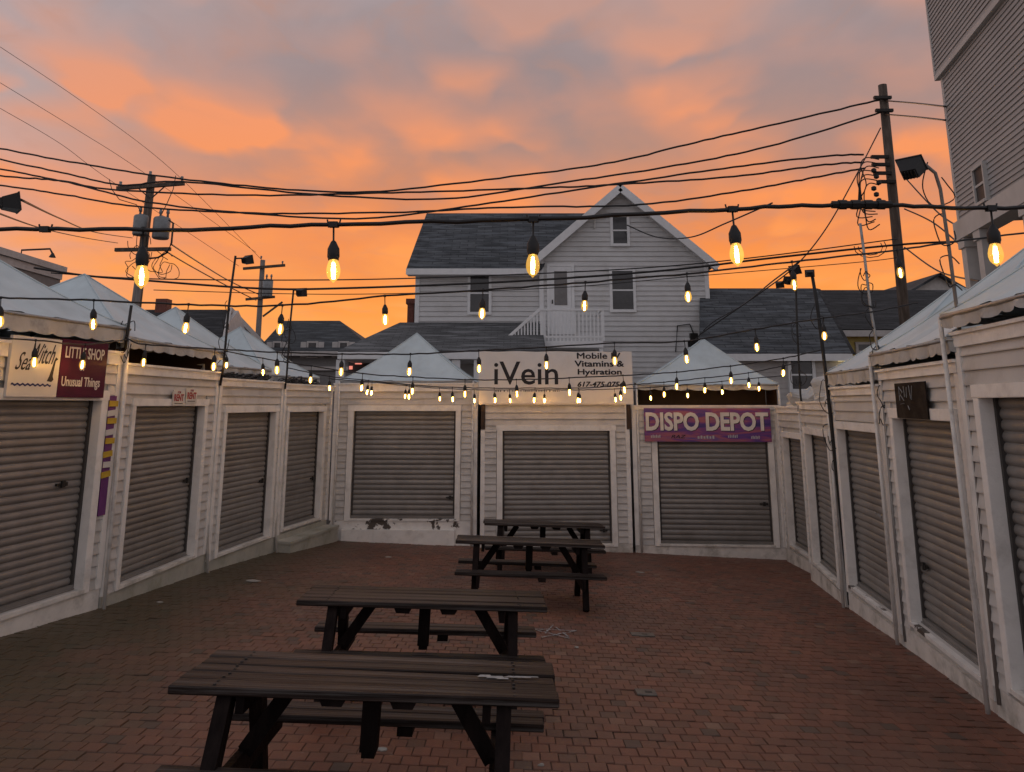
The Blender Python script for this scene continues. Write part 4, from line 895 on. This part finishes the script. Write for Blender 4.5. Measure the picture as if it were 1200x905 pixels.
part('crossarm', MB().bar(L_(at(285, 315, U2-.2)), L_(at(334, 311, U2-.2)), .13, .15), 'pole', up2); part('crossarm', MB().bar(L_(at(288, 351, U2-.2)), L_(at(322, 348, U2-.2)), .12, .14), 'pole', up2)
part('crossarm_brace', MB().bar(L_(at(308, 371, U2-.2)), L_(at(331, 354, U2-.2)), .08, .1), 'pole', up2)
ins = MB()
for u, v in ((306, 304), (331, 310)): insulator(ins, L_(at(u, v, U2-.2)))
part('insulators', ins, 'transformer', up2); transformer(up2, L_(at(313, 348, U2-.3)), .30, 1.0)
U3 = 22.0; top, bot = at(1034, 100, U3), at(1059, 378, U3)
up3 = thing('utility_pole', 'bare brown utility pole beside the sided building', 'utility pole', (bot.x, U3, -1.6), group='utility poles'); b0 = up3.location
part('pole_shaft', MB().tube([(0, 0, -.3), L_(top)], .17, 14, .125), 'pole', up3, smooth=True)
for u, v in ((1033, 117), (1035, 132), (1030, 186), (1031, 195), (1033, 205), (1038, 215)):
    hw = MB()
    p = L_(at(u, v, U3)); hw.box((p.x-.3, -.2, p.z-.04), (p.x+.22, -.1, p.z+.05)); part('bracket', hw, 'iron', up3)
for k in range(7):
    hw = MB()
    p = L_(at(1024+k % 3*3, 200+k*7, U3-.25)); hw.lathe([(.03, -.07), (.075, -.04), (.075, .04), (.03, .07)], 8, Matrix.Translation(p)); part('insulator', hw, 'iron', up3)
lp = MB()
for k in range(7):
    r_ = random.Random(40+k); u, v = 1010+r_.uniform(-6, 4), 187+k*5
    lp.tube(smooth_pts([L_(at(*q, U3-.2)) for q in ((1030, v), (u+6, v-2), (u, v+8), (u+r_.uniform(-4, 8), v+30), (u+r_.uniform(-2, 10), v+52), (u+18, v+58-k*2))], 5), .018, 5)
for rr_ in (12, 9): lp.tube([L_(at(1020+rr_*1.6*math.cos(a_), 290+rr_*math.sin(a_), U3-.2)) for a_ in [x*.55-.6 for x in range(8)]], .014, 5)
part('cable_loops', lp, 'rubber', up3, smooth=True)
# ------------------------------------------------------------------ overhead wires
def wire(label, px_, Ya, Yb, r, group='utility wires against the sky', wob=0):
    n = len(px_); u0, u1 = px_[0][0], px_[-1][0]
    pts = [at(u, v, Ya+(Yb-Ya)*(u-u0)/(u1-u0)) for u, v in px_]
    sp = smooth_pts(pts); rw = random.Random(u0+px_[0][1])
    if wob: sp = [p+Vector((0, 0, rw.uniform(-wob, wob))) for p in sp]
    o = part('overhead_wire', MB().tube(sp, r, 6), 'rubber', smooth=True); tag(o, label, 'wire', group); return o
W1 = 'thick black wire strung between the transformer pole and the bare brown pole'
wire('topmost thick wire from the pole top insulator to the bare brown pole', [(-60, 158), (0, 174), (90, 191), (176, 205), (300, 219), (430, 225), (600, 207), (720, 190), (815, 167), (925, 142), (1031, 117)], 24, 22, .030, wob=.012)
wire('second thick wire under the topmost one, tied to the crossarm end', [(-60, 172), (0, 187), (80, 204), (142, 217), (213, 213), (370, 228), (520, 233), (660, 214), (780, 196), (900, 172), (1032, 132)], 24, 22, .030, wob=.012)
wire('third thick wire down, passing just below the upper crossarm', [(-60, 185), (0, 198), (80, 214), (175, 237), (300, 251), (430, 256), (560, 240), (720, 216), (860, 196), (960, 184), (1012, 181)], 24, 22, .030, wob=.012)
wire('fourth thick wire down, running nearly level above the gable peak', [(-60, 197), (0, 206), (70, 212), (140, 223), (300, 229), (460, 226), (620, 221), (730, 216), (860, 207), (960, 194), (1012, 190)], 24, 22, .030, wob=.012)
wire('lowest of the five thick wires, passing above the transformers', [(-60, 209), (0, 217), (80, 229), (160, 242), (300, 250), (460, 249), (600, 243), (750, 240), (880, 222), (960, 207), (1014, 197)], 24, 22, .030, wob=.012)
for v, hl in ((118, 'upper'), (134, 'lower')): tag(wire(hl+' of two short wires from the bare brown pole to the sided building', [(1036, v), (1072, v+3), (1108, v+7)], 22, 16.2, .022), None)
W3 = 'thin wire slanting down the left of the sky to the far pole'
for hl, q in zip(('upper', 'middle', 'lower'), (((0, 55), (100, 122), (200, 198), (308, 306)), ((0, 97), (90, 152), (165, 200), (300, 296)), ((0, 127), (70, 168), (130, 212), (280, 312)))): wire(hl+' '+W3, list(q), 34, 45, .012, 'thin wires on the left')
W4 = 'low black cable crossing behind the strings of bulbs in front of the white house'
wire('thickest low black cable crossing before the white house', [(40, 314), (100, 323), (160, 328), (300, 338), (400, 338), (600, 330), (780, 317), (900, 303), (1052, 287), (1130, 283)], 20, 20, .030, 'low cables crossing the yard front')
wire('thin low cable passing just above the thickest low one', [(60, 320), (180, 327), (400, 328), (600, 322), (770, 313), (900, 300), (1052, 280)], 20.5, 21, .018, 'low cables crossing the yard front')
wire('thinnest low cable, passing just under the thickest low one', [(180, 340), (400, 345), (640, 338), (800, 325), (1000, 308), (1052, 302)], 20.5, 21, .012, 'low cables crossing the yard front')
wire('cable sagging from the transformer pole down to the far pole', [(200, 286), (235, 309), (270, 330), (303, 345)], 28, 44, .028)
wire('cable sagging from the transformer pole towards the low canopies', [(190, 292), (220, 310), (260, 332), (300, 352)], 28, 40, .025)
wire('cable slanting from the left floodlight down to the transformer pole', [(24, 234), (70, 256), (110, 272), (155, 279)], 8, 27.5, .014)
wire('cable slanting low from the left edge to the lower crossarm', [(-10, 247), (50, 268), (100, 279), (138, 285)], 10, 27.5, .014)
wire('guy wire slanting from the brown pole down past the slate roof', [(1032, 150), (1000, 212), (968, 268), (934, 310), (893, 342), (820, 392)], 21.8, 20, .018)
wire('service wire sagging from the house gable towards the string cable', [(735, 264), (770, 278), (810, 278), (850, 262), (905, 238)], 24.6, 18, .020)
wire('cable dipping from the string lights to the house meter', [(815, 398), (835, 378), (870, 358), (905, 330), (935, 308)], 24, 12, .014)
for k, q in enumerate((((1062, 210), (1100, 250), (1130, 268), (1150, 268)), ((1060, 245), (1095, 262), (1140, 300), (1160, 312)), ((1060, 290), (1100, 318), (1150, 330)))): wire(('upper', 'middle', 'lower')[k]+' slack cable drooping between the brown pole and the sided building porch', list(q), 21.5, 15.5, .02)
# ------------------------------------------------------------------ floodlight poles at the stall seams
def flood(parent, p, size, yaw, tilt):
    m = Matrix.Translation(p) @ Matrix.Rotation(yaw, 4, 'Z') @ Matrix.Rotation(tilt, 4, 'X')
    s_ = size/2; mb = MB(); f = .62
    vs = [(-s_, -s_*.62, -s_*.8), (s_, -s_*.62, -s_*.8), (s_, -s_*.62, s_*.8), (-s_, -s_*.62, s_*.8), (-s_*f, s_*.62, -s_*.5), (s_*f, s_*.62, -s_*.5), (s_*f, s_*.62, s_*.5), (-s_*f, s_*.62, s_*.5)]
    mb.add([m @ Vector(v) for v in vs], [(0, 1, 2, 3), (7, 6, 5, 4), (0, 4, 5, 1), (1, 5, 6, 2), (2, 6, 7, 3), (3, 7, 4, 0)])
    mb.box((-s_*1.06, -s_*.72, -s_*.86), (s_*1.06, -s_*.6, -s_*.74), m); mb.box((-s_*1.06, -s_*.72, s_*.74), (s_*1.06, -s_*.6, s_*.86), m)
    mb.box((-s_*1.06, -s_*.72, -s_*.74), (-s_*.94, -s_*.6, s_*.74), m); mb.box((s_*.94, -s_*.72, -s_*.74), (s_*1.06, -s_*.6, s_*.74), m)
    for k in range(5): mb.box((-s_*.5+k*s_*.25-.004, s_*.6, -s_*.42), (-s_*.5+k*s_*.25+.004, s_*.78, s_*.42), m)
    h = part('floodlight', mb, 'black', parent); part('lens', MB().box((-s_*.93, -s_*.66, -s_*.73), (s_*.93, -s_*.63, s_*.73), m), 'pane', h); return h
def light_pole(label, path, Ys, r, m='galv', floods=(), wraps=0, seed=1, arm=None, foot=None):
    pts = [at(u, v, Y_) for (u, v), Y_ in zip(path, Ys)]
    t = thing('light_pole', label, 'light pole', pts[0], group='pipe poles at the stall seams'); o = t.location.copy()
    part('post', MB().tube([p-o for p in pts], r, 8), m, t, smooth=True)
    for (u, v, Y_, size, yaw, tilt, jp) in floods:
        p = at(u, v, Y_)-o; flood(t, p, size, yaw, tilt); q = at(jp[0], jp[1], Y_)-o
        part('bracket', MB().tube([q, q.lerp(p, .6)+Vector((0, 0, .02)), p], .013, 6), 'iron', t)
    if wraps:
        wm = MB(); rw = random.Random(seed)
        for k in range(wraps):
            f = rw.uniform(.25, .75); i = int(f*(len(pts)-1)); c = pts[i].lerp(pts[i+1], f*(len(pts)-1)-i)-o
            a_ = rw.uniform(.04, .13); wm.tube(smooth_pts([c+Vector((a_*math.cos(x*.8+k)*rw.uniform(.6, 1.1)-.02, a_*.5*math.sin(x*.8), a_*1.6*math.sin(x*.8+k)*rw.uniform(.5, 1.2)-.02*x)) for x in range(8)], 3), .006, 5)
        tag(part('cable_wrap', wm, 'rubber', t, smooth=True), kind='stuff')
    return t
light_pole('leaning pipe pole with small floodlight between the rent notice stall and its neighbour', [(258, 452), (262, 430), (268, 360), (276, 300)], [12.1]*4, .019, 'iron', [(289, 305, 12.1, .17, 2.6, -.3, (277, 303))], 4, 3)
light_pole('pipe pole with hooded floodlight rising from the black cable coils', [(334, 456), (336, 440), (340, 380), (344, 340)], [14.35]*4, .018, 'iron', [(352, 343, 14.3, .19, 2.9, -.2, (344, 340))], 6, 9)
light_pole('short pipe pole between the maroon sign stall and the rent notice stall', [(147, 408), (149, 392), (154, 358)], [9.4]*3, .018, 'iron', [], 3, 5)
light_pole('pipe pole past the frame edge with a boxy black floodlight', [(-70, 420), (-52, 300), (-40, 238), (-8, 232)], [6.9, 6.9, 6.9, 6.85], .02, 'iron', [(11, 238, 6.8, .20, 2.3, -.2, (-8, 232))], 0)
light_pole('bent grey pipe pole with large tilted floodlight beside the square dark board', [(1171, 826), (1148, 610), (1130, 430), (1112, 290), (1102, 222), (1096, 203), (1084, 193)], [6.86, 6.86, 6.86, 6.88, 6.9, 6.9, 6.9], .016, 'pole_grey', [(1067, 199, 6.9, .22, 2.35, -.95, (1086, 195))], 3, 11)
light_pole('leaning antenna thin pole wrapped in cables beside the scratched shutter stall', [(1061, 752), (1046, 600), (1032, 430), (1020, 360), (1013, 300), (1008, 262)], [9.16]*6, .017, 'galv', [], 9, 4)
light_pole('leaning black pole with two small floodlights in front of the tarp roofed stall', [(996, 709), (981, 560), (968, 440), (958, 360), (951, 318)], [11.3]*5, .026, 'black', [(949, 321, 11.3, .13, 2.8, -.3, (953, 325))], 6, 8)
light_pole('thin pole with a cluster of small floodlights above the crumpled tarp', [(945, 520), (938, 462), (934, 380), (932, 312)], [13.6]*4, .018, 'iron', [(930, 318, 13.5, .20, 2.3, -.5, (932, 314)), (925, 330, 13.5, .17, 3.3, -.6, (932, 320)), (913, 334, 13.5, .14, 2.5, -.2, (930, 322))], 5, 6)
# ------------------------------------------------------------------ strings of bulbs
def prof_mesh(name, prof, n, smooth=True): return MB().lathe(prof, n).mesh(name, smooth)
ME_SOCK = prof_mesh('lamp_socket', [(.004, .012), (.011, .012), (.012, -.008), (.0045, -.012), (.0045, -.075), (.012, -.082), (.020, -.10), (.027, -.115), (.028, -.150), (.024, -.162), (.0245, -.166), (.001, -.166)], 12)
ME_BULB = prof_mesh('bulb', [(.014, -.158), (.020, -.170), (.027, -.188), (.031, -.208), (.031, -.224), (.026, -.243), (.016, -.256), (.008, -.262), (.004, -.268), (.0005, -.270)], 14)
fm = MB()
for a_ in range(4):
    x, y = .006*math.cos(a_*1.57), .006*math.sin(a_*1.57); fm.tube([(x*.6, y*.6, -.178), (x*1.3, y*1.3, -.21), (x*.8, y*.8, -.252)], .0028, 5)
ME_FIL = fm.mesh('filament')
def string(label, pts3, bulbs, r, extra=None, sag=0):
    t = thing('string_light', label, 'string light', pts3[0], group='strings of bulbs hung across the courtyard'); o = t.location.copy()
    sp = smooth_pts([Vector(p) for p in pts3], 8); rw = random.Random(len(pts3)*13+len(bulbs))
    spw = [p+Vector((0, 0, rw.uniform(-1, 1)*r*.5)) for p in sp]
    part('cable', MB().tube([p-o for p in spw], r, 7), 'rubber', t, smooth=True)
    ins_ = sp
    for bu in bulbs:
        best = min(ins_, key=lambda p: abs(proj(p)[0]-bu))
        i = ins_.index(best); j = i+1 if proj(best)[0] < bu and i+1 < len(ins_) else i-1
        a_, b_ = best, ins_[max(0, j)]; ua, ub = proj(a_)[0], proj(b_)[0]; f = (bu-ua)/(ub-ua) if abs(ub-ua) > .01 else 0
        p = a_.lerp(b_, f)-o
        rot = (rw.gauss(0, .05), rw.gauss(0, .05), rw.uniform(0, 6))
        s_ = link('lamp_socket', ME_SOCK, 'black', t, p, rot)
        link('bulb', ME_BULB, 'bulb', s_); link('filament', ME_FIL, 'filament', s_)
    return t, sp
def row(label, px_, Ya, Yb, bulbs, r):
    u0, u1 = px_[0][0], px_[-1][0]
    return string(label, [at(u, v, Ya+(Yb-Ya)*(u-u0)/(u1-u0)) for u, v in px_], bulbs, r)
tA, spA = row('thick cable with five big bulbs strung across the front of the yard', [(-80, 266), (0, 268), (200, 269), (391, 263), (625, 257), (858, 245), (975, 240), (1045, 240), (1161, 244), (1290, 238)], 3.4, 3.4, (168, 391, 625, 858, 1161), .010)
o = tA.location; wm = MB()
for k in range(9):
    c = at(975+k*7.5, 240, 3.4)-o; c2 = at(975+k*7.5+9, 240, 3.4)-o; wm.tube([c, c2], .018+.005*(k % 2), 8)
part('tape_wrap', wm, 'black', tA)
for u in (53, 391, 625, 858, 1161):
    cm = MB()
    p = min(spA, key=lambda q: abs(proj(q)[0]-u)); p = at(u, proj(p)[1], 3.4)-o; cm.box((p.x-.02, -.014, p.z-.014), (p.x+.02, .014, p.z+.011))
    for s_ in (-1, 1): cm.tube([p+Vector((s_*.022, 0, -.015)), p+Vector((s_*.03, 0, .022))], .004, 5)
    part('cable_tie', cm, 'black', tA)
row('second string with ten bulbs ending at the bent floodlight pole', [(-60, 347), (0, 349), (110, 352), (221, 357), (331, 358), (451, 347), (566, 340), (686, 331), (805, 321), (928, 307), (1051, 293), (1112, 284), (1290, 262)], 6.8, 6.95, (1, 110, 221, 331, 451, 566, 686, 805, 928, 1051), .009)
row('string with bulbs crossing above the second farthest picnic table to the cable wrapped pole', [(149, 397), (171, 404), (252, 409), (325, 413), (401, 415), (481, 415), (561, 411), (640, 407), (720, 402), (802, 400), (885, 386), (964, 373), (1019, 366), (1075, 355)], 9.4, 9.1, (171, 252, 325, 401, 481, 561, 640, 720, 802, 885, 965), .009)
row('string with bulbs running from the small floodlight pole to the leaning black pole', [(262, 411), (308, 420), (365, 429), (425, 438), (484, 442), (545, 445), (605, 445), (667, 443), (730, 440), (793, 436), (856, 429), (918, 420), (964, 410)], 12.05, 11.35, (266, 308, 365, 425, 484, 545, 605, 667, 730, 793, 856, 918), .009)
row('string with bulbs between the hooded floodlight pole and the floodlight cluster', [(336, 431), (386, 441), (432, 446), (480, 451), (530, 454), (579, 455), (627, 455), (678, 455), (727, 452), (778, 448), (826, 443), (877, 437), (936, 425)], 14.3, 13.6, (386, 432, 480, 530, 579, 627, 678, 727, 778, 826, 877), .009)
row('string with bulbs hung close along the fronts of the end stalls', [(386, 444), (436, 448), (476, 452), (515, 455), (556, 457), (597, 457), (638, 457), (679, 457), (720, 456), (762, 454), (805, 451), (846, 447), (889, 443), (920, 440)], 15.95, 15.75, (436, 476, 515, 556, 597, 638, 679, 720, 762, 805, 846, 889), .009)
string('short string with two bulbs hanging in front of the shop signs', [at(-60, 392, 6.9), at(42, 399, 7.6), at(100, 404, 8.35), at(149, 398, 9.35)], (42, 100), .008)
# ------------------------------------------------------------------ clutter on the stall roofs
def lump(name, label, cat, p, sx_, sy_, sz_, m, seed, rot=0):
    mb = MB(); nu, nv = 22, 12; vs = []
    for j in range(nv+1):
        ph = math.pi*.5*j/nv
        for i in range(nu):
            a_ = 2*math.pi*i/nu; d = Vector((math.cos(a_)*math.cos(ph), math.sin(a_)*math.cos(ph), math.sin(ph)))
            k = 1+.45*mnoise.noise(d*1.7+Vector((seed, 0, 0)))+.25*mnoise.noise(d*4.3+Vector((0, seed, 0)))+.10*abs(mnoise.noise(d*9+Vector((0, 0, seed))))
            vs.append((d.x*sx_*k, d.y*sy_*k, d.z*sz_*k-.03))
    mb.add(vs, [(j*nu+i, j*nu+(i+1) % nu, (j+1)*nu+(i+1) % nu, (j+1)*nu+i) for j in range(nv) for i in range(nu)])
    o = part(name, mb, m, None, p, (0, 0, rot)); tag(o, label, cat); return o
s = ST_['R2']; lump('crumpled_tarp', 'crumpled whitish tarp heaped on the stall roof beside the black pole', 'tarp', local(s, .75, .55, 2.05), .55, .5, .42, 'tarp', 2.3, s.rotation_euler.z)
s = ST_['R1']; lump('crumpled_tarp', 'folded whitish tarp draped on the set back stall roof in the corner', 'tarp', local(s, .6, .5, 1.96), .6, .45, .35, 'tarp', 6.1, s.rotation_euler.z)
for st, lab, uu in (('L3', 'tangle of black cable coils lying on the stall roof by the floodlight pole', (.3, 1.9)), ('L4', 'tangle of black cable coils lying on the corner stall roof', (.2, 1.5))):
    s = ST_[st]; t = thing('cable_coil', lab, 'cable', s.location, s.rotation_euler, 'black cable heaps'); zt2 = {'L3': 2.41, 'L4': 2.385}[st]-s.location.z; rc = random.Random(len(lab)); mb = MB()
    for k in range(26):
        c = Vector((rc.uniform(*uu), rc.uniform(.0, .2), zt2+.012)); r_ = rc.uniform(.06, .17); ti = rc.uniform(.2, 1.3); az_ = rc.uniform(0, 3)
        mb.tube([c+Vector((r_*math.cos(x*.6)*1.3, r_*math.sin(x*.6)*math.cos(ti)*.7+.04*math.sin(az_), r_*.75*(1+math.sin(x*.6+az_))*math.sin(ti)*.6)) for x in range(11)], rc.uniform(.009, .018), 5)
    part('coil', mb, 'black', t, smooth=True)
# loose low roof hidden behind the tall banner, keeps the middle stall closed
# ------------------------------------------------------------------ things on the paving
def on_pave(u, v, h=.0): p = ground(u, v); return Vector((p.x, p.y, gz(p.x, p.y)+h))
c = on_pave(650, 741); t = thing('chalk_star', 'white chalk star scrawled on the bricks beside a table', 'chalk drawing', c, SLOPE); st = MB()
pts = [(.26*math.cos(math.pi/2+k*4*math.pi/5), .34*math.sin(math.pi/2+k*4*math.pi/5)) for k in range(5)]; rs = random.Random(2)
for k in range(5):
    (x0, y0), (x1, y1) = pts[k], pts[(k+1) % 5]
    for j in range(7):
        f0, f1 = j/7, (j+.85)/7
        if rs.random() < .15: continue
        st.bar((x0+(x1-x0)*f0+rs.gauss(0, .008), y0+(y1-y0)*f0, .004), (x0+(x1-x0)*f1, y0+(y1-y0)*f1+rs.gauss(0, .008), .004), .012+.012*rs.random(), .0012)
part('chalk_lines', st, 'chalk', t)
for u, v, w_, d_, lab in ((757, 812, .17, .16, 'grey metal cover set in the bricks with a dark hole'), (753, 744, .26, .15, 'small grey plate set in the bricks past the chalk star')):
    p = on_pave(u, v, .001); t = thing('ground_cover', lab, 'ground cover', p, SLOPE)
    link('plate', bev(w_, d_, .012, .003), 'plate', t, (-w_/2, -d_/2, -.004)); part('slot', MB().box((-.01, -.03, .0083), (.05, .02, .0095)), 'black', t)
LIT = ((750, 671, .09, 'pale flattened paper scrap near the purple banner stall'), (676, 759, .035, 'tiny white paper bit below the chalk star'), (296, 681, .12, 'pale paper scrap lying near the left stalls'), (455, 653, .10, 'pale scrap lying before the peeling stall'),
       (449, 879, .045, 'pale pebble under the front table'), (634, 897, .025, 'white speck of litter right of the front table bench'), (187, 706, .05, 'small white scrap near the mossy skirting'))
for k, (u, v, s_, lab) in enumerate(LIT):
    rl_ = random.Random(k); n = 7; p = on_pave(u, v, .002); mb = MB()
    poly = [(s_*rl_.uniform(.5, 1)*math.cos(2*math.pi*i/n), s_*rl_.uniform(.4, .8)*math.sin(2*math.pi*i/n)) for i in range(n)]
    mb.add([(x, y, .001+rl_.uniform(0, .008)) for x, y in poly]+[(0, 0, .012)]+[(x, y, -.004) for x, y in poly], [(i, (i+1) % n, n) for i in range(n)]+[(i, i+n+1, (i+1) % n+n+1, (i+1) % n) for i in range(n)])
    tag(part('paper_scrap', mb, 'paper', None, p, SLOPE), lab, 'litter', 'scraps of litter on the bricks')
